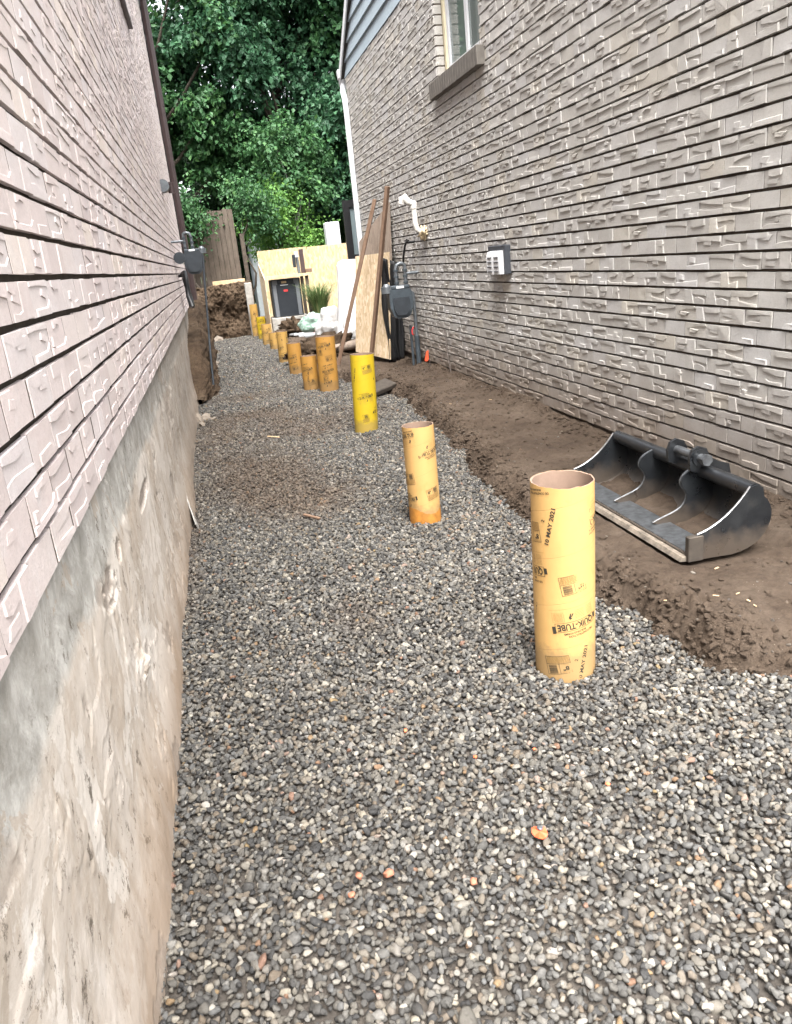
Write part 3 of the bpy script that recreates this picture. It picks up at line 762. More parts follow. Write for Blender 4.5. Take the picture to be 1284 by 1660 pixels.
# window
WN = MB(); xf = XR + .09
def ring(mb, y0, y1, z0, z1, wd, x0, x1):
    mb.box((x0, y0, z0), (x1, y0 + wd, z1)); mb.box((x0, y1 - wd, z0), (x1, y1, z1)); mb.box((x0, y0 + wd, z0), (x1, y1 - wd, z0 + wd)); mb.box((x0, y0 + wd, z1 - wd), (x1, y1 - wd, z1))
win = WN; ring(win, WO[0] + .004, WO[1] - .004, WO[2] + .004, WO[3] - .004, .055, xf, xf + .09)
win = WN.build('window', 'cream_paint', RH)
m_ = MB(); ring(m_, WO[0] + .06, WO[1] - .06, WO[2] + .06, WO[3] - .06, .06, xf + .02, xf + .07); m_.box((xf + .02, 7.90, WO[2] + .12), (xf + .065, 7.965, WO[3] - .12)); m_.build('sash', 'white_paint', win)
MB().box((xf + .04, WO[0] + .121, WO[2] + .121), (xf + .052, 7.899, WO[3] - .121)).build('pane', 'window_glass', win)
MB().box((xf + .04, 7.966, WO[2] + .121), (xf + .052, WO[1] - .121, WO[3] - .121)).build('pane', 'window_glass', win)
# brick reveal of the far jamb
for k in range(11):
    z = .17 + BP * (k + 33)
    if z > 4.15 or z < WO[2]: continue
    MB().box((XR + .004, WO[1] - .003, z + .006), (xf - .003, WO[1] + .02, z + BP - .007), .003).build('jamb_brick', 'brick_right', RH)
sill = MB().box((XR + .012, 7.16, 2.99), (xf + .05, 8.72, 3.13)).build('window_sill', 'mortar', RH)
y = 7.17
while y < 8.66:
    MB().box((XR - .075, y, 2.985 + rnd.uniform(-.002, .002)), (xf + .02, y + .068, 3.137), .004).build('sill_brick', 'sill_brick', sill); y += .0765

# ---- left house
LH = empty('brick_house', (XL, 7.0, 0)); tag(LH, 'pinkish beige chiselled brick house on a mud-stained parged concrete foundation', 'house', 'houses along the alley')
LY0, LY1, LZ0, LZ1 = 0.2, 16.45, 1.0, 6.7
wallL = MB().box((XL - .3, LY0, LZ0 + .012), (XL - .021, LY1, LZ1)).build('wall', 'mortar', LH)
LW = (6.4, 9.85, 4.12, 5.25)
lay_bricks(wallL, XL, 1, LY0, LY1, LZ0, LZ1, 'brick_left', [LW], lambda u, v: True, 9, .42)
MB().box((-9, LY0, -.4), (XL - .301, LY1 - .02, LZ1)).build('rear_block', 'mortar', LH)
m_ = MB(); ring(m_, LW[0] + .003, LW[1] - .003, LW[2] + .003, LW[3] - .003, .07, XL - .075, XL - .01); wL = m_.build('window', 'brown_metal', LH)
MB().box((XL - .05, LW[0] + .074, LW[2] + .074), (XL - .04, LW[1] - .074, LW[3] - .074)).build('pane', 'window_glass', wL)
MB().box((XL - .06, LW[0] - .02, LW[2] - .06), (XL + .045, LW[1] + .02, LW[2] - .003)).build('window_sill', 'brown_metal', wL)
# low hip roof + soffit
MB().add([(-9.4, LY0 - .2, LZ1 + .02), (XL + .22, LY0 - .2, LZ1 + .02), (XL + .22, LY1 + .2, LZ1 + .02), (-9.4, LY1 + .2, LZ1 + .02), (-4.7, 5, 7.5), (-4.7, 12, 7.5)],
         [(0, 1, 2, 3), (0, 1, 4), (1, 2, 5, 4), (2, 3, 5), (3, 0, 4, 5)]).build('roof', 'roofing', LH)
MB().prism([(XL + .22, LZ1 + .03), (XL + .32, LZ1 + .03), (XL + .34, LZ1 + .14), (XL + .22, LZ1 + .14)], 'y', LY0 - .2, LY1 + .2).build('gutter', 'brown_metal', LH)
dsl = [(XL + .27, LY1 + .03, LZ1 + .03), (XL + .25, LY1 + .02, LZ1 - .08), (XL + .09, LY1 + .0, LZ1 - .28), (XL + .07, LY1 - .0, LZ1 - .4), (XL + .07, LY1, .9)]
MB().tube(dsl, .068, 8).build('downspout', 'brown_metal', LH, 40)
# foundation face: parged concrete with flaked patches
ys = np.concatenate([np.linspace(LY0, 1.0, 40)[:-1], np.linspace(1.0, 3.4, 380)[:-1], np.linspace(3.4, 7, 260)[:-1], np.linspace(7.0, LY1, 260)]); zs = np.linspace(-.12, 1.005, 170)
Yg, Zg = np.meshgrid(ys, zs, indexing='ij')
wob = fbm(Yg * 6, Zg * 6, 5, .6, 91) - .5
# skim coats that flaked away: crisp-edged islands
n1 = fbm(Yg * 2.1, Zg * 3.2, 6, .55, 17); n2 = fbm(Yg * 4.2 + 9, Zg * 5.0, 6, .58, 57)
flake = sstep(.60, .612, n1) * sstep(.92, .75, Zg); flake2 = sstep(.635, .65, n2) * sstep(.95, .8, Zg)
rec = np.zeros_like(Yg)
for (cy, cz, ry, rz) in ((2.02, .755, .13, .055), (2.30, .77, .05, .035), (3.2, .70, .25, .03)):
    d_ = np.sqrt(((Yg - cy) / ry) ** 2 + ((Zg - cz) / rz) ** 2) + 1.1 * wob
    rec = np.maximum(rec, 1 - sstep(.86, .96, d_))
rec = rec * sstep(.36, .44, fbm(Yg * 11, Zg * 11, 4, .6, 15) + .06)
x = XL - .014 + .022 * (fbm(Yg * .8, Zg * 1.5, 3, .5, 31) - .5) + .005 * (fbm(Yg * 14, Zg * 14, 5, .62, 37) - .5) - .009 * rec + .0025 * flake - .003 * flake2
x = x + .003 * sstep(.84, .79, Zg + .16 * (fbm(Yg * 2.5, Zg * 2, 5, .55, 7) - .5))      # beige coat stops below a grey band
x = x + .035 * sstep(.35, -.05, Zg) * (.5 + fbm(Yg * 1.5, Zg * 2, 3, .5, 77))
lump = np.exp(-(((Yg - 2.26) / .045) ** 2 + ((Zg - .42) / .06) ** 2)) * .030 * np.clip(fbm(Yg * 26, Zg * 26, 4, .65, 3) - .25, 0, 1) * 2; x = x + lump
rec = np.clip(rec + .5 * flake2, 0, 1)
Vf = np.stack([x - XL, Yg - 7.0, Zg], -1).reshape(-1, 3)
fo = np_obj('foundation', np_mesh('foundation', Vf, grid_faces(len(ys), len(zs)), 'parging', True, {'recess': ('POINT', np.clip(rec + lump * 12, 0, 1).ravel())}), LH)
MB().box((XL - .30, LY0, -.4), (XL - .05, LY1, 1.0)).build('foundation_core', 'concrete', LH)

# ================================================================== CARDBOARD FORM TUBES
def text_polys(body, size, outline=False):
    cu = bpy.data.curves.new('txt', 'FONT'); cu.body = body; cu.size = size; cu.align_x = 'CENTER'; cu.align_y = 'CENTER'; cu.resolution_u = 2; cu.offset = size * .028
    ob = bpy.data.objects.new('txt', cu); COL.objects.link(ob)
    me = bpy.data.meshes.new_from_object(ob); v = [(p.co.x, p.co.y) for p in me.vertices]; f = [tuple(p.vertices) for p in me.polygons]
    bpy.data.objects.remove(ob); bpy.data.curves.remove(cu); bpy.data.meshes.remove(me); return v, f
def rect(x0, y0, x1, y1): 
    n = max(1, int(abs(x1 - x0) / .012)); v = []; f = []
    for i in range(n + 1):
        xx = x0 + (x1 - x0) * i / n; v += [(xx, y0), (xx, y1)]
    for i in range(n): f.append((2 * i, 2 * i + 2, 2 * i + 3, 2 * i + 1))
    return v, f
def box_outline(x0, y0, x1, y1, w_=.0016): return [rect(x0, y0, x1, y0 + w_), rect(x0, y1 - w_, x1, y1), rect(x0, y0, x0 + w_, y1), rect(x1 - w_, y0, x1, y1)]
def fake_lines(x0, y0, x1, y1, n, seed, w_=.0013):
    r = random.Random(seed); out = []
    for i in range(n):
        yy = y0 + (y1 - y0) * (i + .5) / n; xx = x0
        while xx < x1 - .003:
            l = min(r.uniform(.004, .012), x1 - xx); out.append(rect(xx, yy - w_ / 2, xx + l, yy + w_ / 2)); xx += l + .0016
    return out
# the printed blocks, in metres, in their own upright reading direction
def blk_logo():
    D, Fn = [], []
    v, f = text_polys('QUIK-TUBE', .030); v = [(a * .92, b * 1.15) for a, b in v]; D.append((v, f))
    D += box_outline(-.078, -.017, .078, .019, .0015); D.append(rect(.078, -.006, .090, .022)); D.append(rect(-.090, -.012, -.078, .010))
    v, f = text_polys('BUILDING FORMS', .0105); D.append(([(a + .01, b + .028) for a, b in v], f))
    v, f = text_polys('DE CONSTRUCTION', .0105); D.append(([(a - .012, b + .040) for a, b in v], f))
    Fn += fake_lines(-.075, -.062, -.045, -.024, 8, 1); Fn += fake_lines(-.035, -.06, .0, -.026, 6, 2); Fn += fake_lines(.045, -.055, .078, -.024, 7, 4)
    Fn += box_outline(.04, -.058, .083, -.021, .0008); Fn.append(rect(-.09, -.070, .09, -.0692))
    # little carrying figure
    D.append(([(.012, -.050), (.016, -.050), (.024, -.034), (.02, -.026), (.012, -.03), (.016, -.036)], [(0, 1, 2, 3, 4, 5)])); D.append(([(.008, -.05), (.004, -.047), (.012, -.036), (.016, -.036)], [(0, 1, 2, 3)]))
    return D, Fn
def blk_label():
    D, Fn = [], []
    D += box_outline(-.046, -.038, .046, .034, .0015); D.append(rect(-.046, -.0085, .046, -.0071)); D.append(rect(-.004, -.008, -.0026, .034))
    v, f = text_polys('8"', .024); D.append(([(a * 1.15 - .026, b + .012) for a, b in v], f))
    Fn += fake_lines(-.042, .024, -.008, .031, 2, 5); Fn += fake_lines(-.04, -.006, -.012, -.002, 1, 6)
    r = random.Random(3); yy = -.003
    while yy < .028:
        h = r.uniform(.0008, .0026); D.append(rect(.006, yy, .038, yy + h)); yy += h + r.uniform(.0007, .002)
    Fn += fake_lines(-.043, -.036, .043, -.010, 7, 8, .0019)
    for q in range(9): Fn.append(rect(-.04 + q * .009, -.028, -.0393 + q * .009, -.011))
    return D, Fn
def blk_date():
    v, f = text_polys('10 MAY 2021', .021); v = [(a * 1.25, b) for a, b in v]; D = [(v, f)]
    v, f = text_polys('2', .017); D.append(([(a + .012, b + .030) for a, b in v], f)); return D, []
BLK = {'logo': blk_logo(), 'label': blk_label(), 'date': blk_date()}
def wrap(polys, r, ang, zc, rot, sc, mb, h):
    cr, sr = math.cos(rot), math.sin(rot)
    for v, f in polys:
        P = []
        ok = True
        for a, b in v:
            a, b = a * sc, b * sc; s_, z_ = a * cr - b * sr, a * sr + b * cr; th = ang + s_ / r; zz = zc + z_
            if zz > h - .004 or zz < -.05: ok = False; break
            P.append((math.cos(th) * (r + .0007), math.sin(th) * (r + .0007), zz))
        if ok: mb.add(P, f)
def form_tube(i, x, y, r, h, tilt, mat, label, prints, ragged=.003, wet=False, cutpaper=False):
    root = empty('form_tube', (x, y, 0)); root.rotation_euler = (rnd.uniform(-.01, .01), math.radians(tilt), 0)
    tag(root, label, 'form tube', 'form tubes set in a row in the gravel')
    n = 72; b = MB(); rr = random.Random(i); zt = [h + ragged * (fbm(np.array(k * .35), np.array(i * 3.3), 3, .6, 5) - .5) * 2 + rr.uniform(-ragged, ragged) * .35 for k in range(n)]
    V = []
    zz = [-.09, .1 * h, .4 * h, .7 * h, None]
    for ring_i, zq in enumerate(zz):
        for k in range(n):
            th = 2 * math.pi * k / n; dr = .0012 * math.sin(3 * th + i) + .0008 * math.sin(2 * th + ring_i)
            V.append(((r + dr) * math.cos(th), (r + dr) * math.sin(th), zt[k] if zq is None else zq))
    F = [(a * n + k, a * n + (k + 1) % n, (a + 1) * n + (k + 1) % n, (a + 1) * n + k) for a in range(len(zz) - 1) for k in range(n)]
    b.add(V, F); b.build('shell', mat, root, 60, off=False)
    # inner ply and cut rim
    b = MB(); ri = r - .0055; V = []
    for k in range(n):
        th = 2 * math.pi * k / n; c, s_ = math.cos(th), math.sin(th)
        dr = .0012 * math.sin(3 * th + i) + .0008 * math.sin(2 * th + 4)
        V += [((r + dr - .0002) * c, (r + dr - .0002) * s_, zt[k] - .0003), (ri * c, ri * s_, zt[k] - .001), (ri * c, ri * s_, -.05)]
    F = []
    for k in range(n):
        q = (k + 1) % n; F += [(3 * k, 3 * q, 3 * q + 1, 3 * k + 1), (3 * k + 1, 3 * q + 1, 3 * q + 2, 3 * k + 2)]
    F.append(tuple(3 * k + 2 for k in range(n)))
    b.add(V, F); b.build('inner_ply', 'cardboard', root, 60, off=False)
    for kind, ang, zc, rot, sc in prints:
        d, fn = BLK[kind]; D = MB(); wrap(d, r, math.radians(ang), zc, math.radians(rot), sc, D, h); nd = len(D.f); wrap(fn, r, math.radians(ang), zc, math.radians(rot), sc, D, h)
        if not D.v: continue
        o_ = D.build({'logo': 'printed_logo', 'label': 'printed_label', 'date': 'printed_date'}[kind], 'ink', root, off=False); o_.data.materials.append(MAT['ink_faint'])
        o_.data.polygons.foreach_set('material_index', (np.arange(len(o_.data.polygons)) >= nd).astype(np.int32))
    if wet:
        b = MB(); V = []; 
        for k in range(n + 0):
            th = 2 * math.pi * k / n; hz = .085 + .02 * math.sin(th * 2 + 1) + .006 * rr.random()
            V += [((r + .0016) * math.cos(th), (r + .0016) * math.sin(th), -.06), ((r + .0016) * math.cos(th), (r + .0016) * math.sin(th), hz)]
        b.add(V, [(2 * k, 2 * ((k + 1) % n), 2 * ((k + 1) % n) + 1, 2 * k + 1) for k in range(n)]); b.build('stained_foot', 'tube_wet', root, 60, off=False)
    return root
# angle facing the camera for tube 1: from (1.055,2.43) to the origin
fa = lambda x, y: math.degrees(math.atan2(-y, -x))
T = TUBES; f1 = fa(*T[0][:2])
p1 = [('logo', f1 + 62, .59, 190, 1.0), ('logo', f1 + 22, .215, 190, 1.0), ('logo', f1 - 78, .40, 190, 1.0), ('logo', f1 - 60, .735, 190, 1.0),
      ('label', f1 + 16, .37, 192, 1.0), ('label', f1 - 70, .545, 192, 1.0), ('label', f1 - 14, .05, 192, 1.0), ('label', f1 + 110, .12, 192, 1),
      ('date', f1 - 24, .585, 78, 1.0), ('date', f1 + 34, .055, 78, 1.0), ('date', f1 - 72, .21, 78, 1.0)]
form_tube(0, *T[0], 'tallest clean orange cardboard form tube dated 10 MAY 2021 in front of the excavator bucket', p1, .003)
f2 = fa(*T[1][:2])
p2 = [('logo', f2 - 45, .535, 12, .85), ('logo', f2 + 40, .435, 190, .85), ('label', f2 - 55, .28, 10, .9), ('label', f2 + 38, .19, 12, .9), ('logo', f2 - 70, .15, 10, .85)]
form_tube(1, *T[1], 'pale orange form tube with a wet brown stain around its foot', p2, .003, True)
f3 = fa(*T[2][:2])
p3 = [('logo', f3 + 3, .33, 10, .85), ('label', f3 + 20, .58, 10, 1.0), ('label', f3 - 8, .14, 10, .95), ('date', f3 - 45, .53, 80, .9), ('logo', f3 + 80, .2, 10, .85), ('logo', f3 + 95, .5, 10, .85)]
form_tube(2, *T[2], 'bright lemon yellow form tube beside the leaning strand board panel', p3, .002)
def pr(i):
    f = fa(*T[i][:2]); r = random.Random(40 + i); out = []; z = .09
    while z < T[i][3] - .06:
        out.append((r.choice(('logo', 'label', 'logo')), f + r.uniform(-50, 50), z, r.choice((10, 190)), .95)); out.append((r.choice(('date', 'label')), f + r.uniform(-70, 70), z + .07, r.choice((10, 80, 190)), .9)); z += .15
    return out
form_tube(3, *T[3], 'tall dingy amber form tube next to a shorter one of the same colour', pr(3))
form_tube(4, *T[4], 'short dingy amber form tube standing right beside a taller one', pr(4))
form_tube(5, *T[5], 'dingy amber form tube with a dark open top behind the touching pair of tubes', pr(5))
form_tube(6, *T[6], 'slim pale orange form tube just behind the open dingy amber tube', pr(6))
form_tube(7, *T[7], 'lowest pale orange form tube, level with the metal rails lying on the soil', pr(7))
form_tube(8, *T[8], 'short pale orange form tube beside the strand board box of the cooling unit', pr(8))
form_tube(9, *T[9], 'far lemon yellow form tube near the grey concrete post', pr(9))
form_tube(10, *T[10], 'last tall pale orange form tube against the concrete post by the earth bank', pr(10))

# ================================================================== EXCAVATOR BUCKET
BX, BZ, B0, B1 = 1.86, .108, 2.86, 4.10      # lip x, floor z, near and far ends in y
BU = empty('excavator_bucket', (2.1, 3.48, BZ)); tag(BU, 'black steel excavator grading bucket lying on the dirt against the brick wall', 'excavator bucket')
def bez(pts, n):
    pts = [Vector((*p, 0)) for p in pts]; out = []
    for i in range(n + 1):
        t = i / n; q = pts
        while len(q) > 1: q = [q[k].lerp(q[k + 1], t) for k in range(len(q) - 1)]
        out.append((q[0].x, q[0].y))
    return out
# outer shell profile (x, z): lip, floor, rounded back, top tube
prof = [(BX, BZ + .015), (BX + .12, BZ + .004)] + bez([(BX + .16, BZ), (BX + .40, BZ - .025), (BX + .47, BZ + .20), (BX + .335, BZ + .262)], 14)
inner = []
for i, p in enumerate(prof):
    a_ = Vector(prof[max(i - 1, 0)]); b_ = Vector(prof[min(i + 1, len(prof) - 1)]); d_ = (b_ - a_).normalized(); inner.append((p[0] - d_.y * .012, p[1] + d_.x * .012))
b = MB(); b.prism(prof + inner[::-1], 'y', B0 + .012, B1 - .012); b.build('shell', 'bucket_steel', BU, 35)
front = bez([(BX + .045, BZ + .115), (BX + .17, BZ + .14), (BX + .26, BZ + .24), (BX + .30, BZ + .295)], 12)
side = [(BX + .0, BZ + .0), (BX + .035, BZ + .11)] + front + [(BX + .335, BZ + .30), (BX + .36, BZ + .285)] + [(p[0] + .006, p[1] - .004) for p in prof[::-1][1:-2]]
for (ya, yb) in ((B0 - .004, B0 + .012), (B1 - .012, B1 + .004)):
    sp = MB().prism(side, 'y', ya, yb).build('side_plate', 'bucket_steel', BU, 25)
    e_ = MB(); pts = [(p[0] - .001, (ya + yb) / 2, p[1] + .001) for p in front]; e_.tube(pts, .0048, 6); e_.build('worn_rim', 'bright_edge', sp, 60)
    MB().box((BX - .004, ya - .007, BZ - .004), (BX + .070, yb + .007, BZ + .112), .003).build('side_cutter', 'dark_plate', sp)
for yr in (3.27, 3.66):
    inn = [p for p in inner if p[0] > BX + .1]
    fr = bez([(BX + .07, BZ + .04), (BX + .15, BZ + .075), (BX + .245, BZ + .07), (BX + .25, BZ + .155)], 9) + bez([(BX + .25, BZ + .155), (BX + .245, BZ + .185), (BX + .205, BZ + .20), (BX + .215, BZ + .235)], 6)[1:] + bez([(BX + .215, BZ + .235), (BX + .225, BZ + .265), (BX + .26, BZ + .28), (BX + .295, BZ + .29)], 6)[1:]
    rp = MB().prism(fr + [(p[0] - .001, p[1] + .001) for p in inn[::-1] if p[1] > BZ - .05], 'y', yr - .011, yr + .011).build('inner_rib', 'bucket_steel', BU, 25)
    MB().tube([(p[0] - .001, yr, p[1]) for p in fr], .003, 6).build('worn_rim', 'worn_steel', rp, 60)
MB().tube([(BX + .325, B0 + .004, BZ + .272), (BX + .325, B1 - .004, BZ + .272)], .034, 16).build('top_tube', 'bucket_steel', BU, 40)
MB().box((BX + .015, B0 + .014, BZ + .022), (BX + .16, B1 - .014, BZ + .030), .002).build('wear_plate', 'worn_steel', BU)
MB().prism([(BX - .035, BZ + .000), (BX + .02, BZ - .006), (BX + .02, BZ + .020), (BX - .022, BZ + .018)], 'y', B0 + .006, B1 - .006).build('cutting_edge', 'rusty_edge', BU)
# soil left inside
ss = np.linspace(0, 1, 60); tt = np.linspace(0, 1, 24); S_, T_ = np.meshgrid(ss, tt, indexing='ij')
Xs = BX + .15 + .23 * T_; Ys = B0 + .05 + (B1 - B0 - .1) * S_; Zs = BZ + .02 + .03 * (fbm(S_ * 9, T_ * 3, 4, .6, 2) - .35) + .075 * np.clip(T_ - .45, 0, 1) - .03 * (1 - sstep(0, .25, T_))
so = np_obj('soil_inside', np_mesh('soil_inside', np.stack([Xs - 2.1, Ys - 3.48, Zs - BZ], -1).reshape(-1, 3), grid_faces(60, 24), 'dirt'), BU)
# hanger ears with a pin
EX = BX + .30
for ye in (3.24, 3.43):
    poly = [(EX - .055, BZ + .285), (EX - .06, BZ + .345), (EX - .045, BZ + .385), (EX - .01, BZ + .40), (EX + .03, BZ + .385), (EX + .05, BZ + .34), (EX + .10, BZ + .31), (EX + .155, BZ + .29), (EX + .165, BZ + .24), (EX + .12, BZ + .21), (EX + .05, BZ + .25)]
    MB().prism(poly, 'y', ye - .009, ye + .009).build('hanger_ear', 'bucket_steel', BU, 25)
MB().tube([(EX - .008, 3.19, BZ + .345), (EX - .008, 3.46, BZ + .345)], .021, 16).build('pin', 'worn_steel', BU, 40)
MB().tube([(EX - .008, 3.165, BZ + .345), (EX - .008, 3.19, BZ + .345)], .029, 6).build('pin_bolt', 'worn_steel', BU)
MB().tube([(EX - .008, 3.222, BZ + .345), (EX - .008, 3.229, BZ + .345)], .040, 20).build('washer', 'bucket_steel', BU, 40)

# ================================================================== ITEMS ON THE WALLS
# double vent hood
VH = empty('vent_hood', (XR, 7.0, 1.38)); tag(VH, 'dark vent box with twin white louvred hoods fixed to the grey brick wall', 'vent')
MB().box((XR - .058, 6.79, 1.25), (XR + .005, 7.22, 1.50), .006).build('housing', 'box_dark', VH)
for (ya, yb) in ((6.825, 6.985), (6.995, 7.155)):
    cv = MB()
    poly = [(XR - .058, 1.455), (XR - .085, 1.45), (XR - .10, 1.42), (XR - .10, 1.255), (XR - .058, 1.255)]
    cv.prism(poly, 'y', ya, yb); h_ = cv.build('hood', 'white_plastic', VH, 30)
    for k in range(4): MB().box((XR - .106, ya + .03, 1.275 + k * .04), (XR - .0995, yb - .03, 1.283 + k * .04)).build('slot', 'box_dark', h_)
# white PVC vent elbow with foam collar
PV = empty('vent_pipe', (XR, 9.55, 1.72)); tag(PV, 'white plastic vent pipe with hooked top and foam collar on grey brick wall', 'pipe')
pts = [(XR + .01, 9.52, 1.74), (XR - .07, 9.53, 1.74), (XR - .105, 9.54, 1.77), (XR - .115, 9.545, 1.84), (XR - .115, 9.55, 2.02)]
MB().tube(pts, .034, 14).build('pipe', 'pvc', PV, 50)
pts = [(XR - .115, 9.55, 2.0), (XR - .115, 9.55, 2.06)] + [(XR - .115 - .085 * math.sin(a), 9.55 + .03 * math.sin(a), 2.06 + .085 * (1 - math.cos(a)) * .9) for a in (0.4, .8, 1.2, 1.57)] + [(XR - .235, 9.60, 2.12), (XR - .245, 9.61, 2.07)]
MB().tube(pts, .041, 14).build('elbow', 'pvc', PV, 50)
fv, ff = blob(np.random.default_rng(5), 3)
dn = np.array([.75 + .5 * mnoise.noise(Vector(v) * 4) for v in fv])[:, None]
np_o = np_obj('foam_collar', np_mesh('foam_collar', fv * dn * np.array([.14, .22, .19]) + np.array([-.03, -.03, .0]), ff, 'foam'), PV)
# hose bib and hose
HB = empty('hose_bib', (XR, 10.2, 1.63)); tag(HB, 'black garden tap with a short black hose hanging below the white vent pipe', 'tap')
MB().tube([(XR + .01, 10.1, 1.64), (XR - .12, 10.1, 1.64)], .016, 10).build('tap_body', 'black_rubber', HB, 50)
b = MB(); b.tube([(XR - .10, 10.02, 1.66), (XR - .10, 10.18, 1.66)], .012, 8); b.tube([(XR - .10, 10.1, 1.64), (XR - .10, 10.1, 1.68)], .01, 8); b.build('tap_handle', 'black_rubber', HB, 50)
MB().tube([(XR - .11, 10.1, 1.64), (XR - .125, 10.12, 1.60), (XR - .13, 10.22, 1.48), (XR - .12, 10.32, 1.38), (XR - .10, 10.36, 1.28), (XR - .09, 10.36, 1.15)], .014, 8).build('hose', 'black_rubber', HB, 60)

def gas_meter(name, cx, cy, cz, sgn, label, wall_x, sc=1.0, mb='gas_grey'):
    """sgn: -1 on the right wall (wall at +x), +1 on the left wall"""
    g_ = empty(name, (cx, cy, cz)); tag(g_, label, 'gas meter', 'gas meters on the house walls')
    X = lambda d: cx + sgn * d
    prof_ = [(-.13, .16), (-.15, .10), (-.15, -.06), (-.11, -.17), (-.06, -.20), (.06, -.20), (.11, -.17), (.15, -.06), (.15, .10), (.13, .16)]
    MB().prism([(cx + u, cz + v) for u, v in prof_], 'y', cy - .085, cy + .085).build('meter_body', mb, g_, 35)
    MB().prism([(cx + u * .72, cz - .04 + v * .62) for u, v in prof_], 'y', cy - .115, cy - .085).build('front_cover', 'gas_dark', g_, 35)
    MB().box((cx - .13, cy - .07, cz + .16), (cx + .13, cy + .07, cz + .205), .01).build('index_head', 'gas_grey', g_, 35)
    inl, outl = X(.02), X(-.10)
    MB().tube([(inl, cy, cz + .2), (inl, cy, cz + .40), (inl - sgn * .02, cy, cz + .45), (inl - sgn * .055, cy, cz + .465), (outl + sgn * .03, cy, cz + .465), (outl + sgn * .0, cy, cz + .445), (outl, cy, cz + .40), (outl, cy, cz + .2)], .024, 12).build('top_pipe', 'pipe_galv', g_, 50)
    for z_ in (.235, .31, .385):
        for q in (inl, outl): MB().tube([(q, cy, cz + z_ - .012), (q, cy, cz + z_ + .012)], .033, 8).build('pipe_union', 'gas_grey', g_, 30)
    MB().tube([(outl, cy, cz + .34), (wall_x + sgn * -.02, cy - .02, cz + .34)], .02, 10).build('wall_stub', 'pipe_galv', g_, 50)
    MB().box((cx - .05, cy - .078, cz + .168), (cx + .05, cy - .0705, cz + .198)).build('dial_window', 'white_plastic', g_)
    # regulator disc
    b_ = MB(); b_.tube([(X(.16), cy - .01, cz + .12), (X(.16), cy - .01, cz + .20)], [.075, .075], 20); b_.tube([(X(.16), cy - .01, cz + .20), (X(.16), cy - .01, cz + .235)], [.055, .03], 16); b_.build('regulator', 'pipe_galv', g_, 35)
    g_.scale = (sc, sc, sc)
    return g_
GR = gas_meter('gas_meter', 2.36, 10.1, .93, -1, 'grey gas meter with red valve riser on the grey brick wall beside strand board', XR)
rx = 2.53
MB().tube([(2.46, 10.1, 1.03), (rx - .02, 10.1, 1.04), (rx + .005, 10.1, 1.02), (rx + .012, 10.1, .98), (rx + .012, 10.1, .05)], .024, 12).build('riser', 'pipe_galv', GR, 50)
MB().tube([(rx + .012, 10.1, .03), (rx + .012, 10.1, .48)], .033, 12).build('riser_sleeve', 'gas_grey', GR, 50)
MB().tube([(rx - .055, 10.13, .03), (rx - .055, 10.13, .62)], .017, 10).build('side_pipe', 'gas_grey', GR, 50)
MB().tube([(rx - .03, 10.06, .60), (rx - .055, 10.05, .57), (rx - .06, 10.05, .52), (rx - .045, 10.05, .50)], .009, 8).build('valve_handle', 'label_red', GR, 50)
GL = gas_meter('gas_meter', -.13, 11.1, 1.68, 1, 'dark grey gas meter with a thin riser pipe on the pinkish brick wall', XL - .12, .78, 'gas_dark')
# left-side riser running down the bank
us = lambda pts_: [tuple(GL.location + (Vector(p) - GL.location) / .78) for p in pts_]
MB().tube(us([(-.02, 11.05, 1.80), (-.0, 11.05, 1.73), (-.03, 11.0, 1.45), (-.06, 10.95, 1.1), (-.11, 10.8, .55), (-.14, 10.65, .12), (-.15, 10.6, -.04)]), .018, 8).build('riser', 'gas_dark', GL, 60)
MB().tube(us([(-.30, 11.0, 1.74), (-.30, 11.1, 1.74)]), .095, 18).build('regulator_disc', 'gas_dark', GL, 35)
HL = empty('coiled_hose', (XL, 11.2, 1.4)); tag(HL, 'black rubber hose hanging on the pinkish brick wall under the gas meter', 'hose')
MB().tube([(XL - .01, 11.6, 1.52), (XL + .07, 11.55, 1.52)], .02, 8).build('hook', 'black_rubber', HL, 50)
MB().tube([(XL + .06, 11.55, 1.54), (XL + .10, 11.4, 1.56), (XL + .105, 11.3, 1.45), (XL + .10, 11.2, 1.25), (XL + .12, 11.1, 1.14), (XL + .13, 11.35, 1.12), (XL + .11, 11.55, 1.25), (XL + .075, 11.56, 1.50)], .032, 10).build('hose_loop', 'black_rubber', HL, 60)
# left light canister
LC = empty('wall_vent', (XL, 11.3, 2.62)); tag(LC, 'small grey metal canister vent sticking out of the pinkish brick wall', 'vent')
MB().tube([(XL - .01, 11.3, 2.66), (XL + .07, 11.3, 2.66), (XL + .11, 11.25, 2.64)], .022, 10).build('arm', 'brown_metal', LC, 50)
MB().tube([(XL + .03, 11.22, 2.62), (XL + .03, 11.02, 2.62)], .075, 18).build('canister', 'pipe_galv', LC, 35)
MB().tube([(XL + .12, 11.3, 2.55), (XL + .12, 11.3, 2.68)], .045, 14).build('side_cap', 'brown_metal', LC, 35)

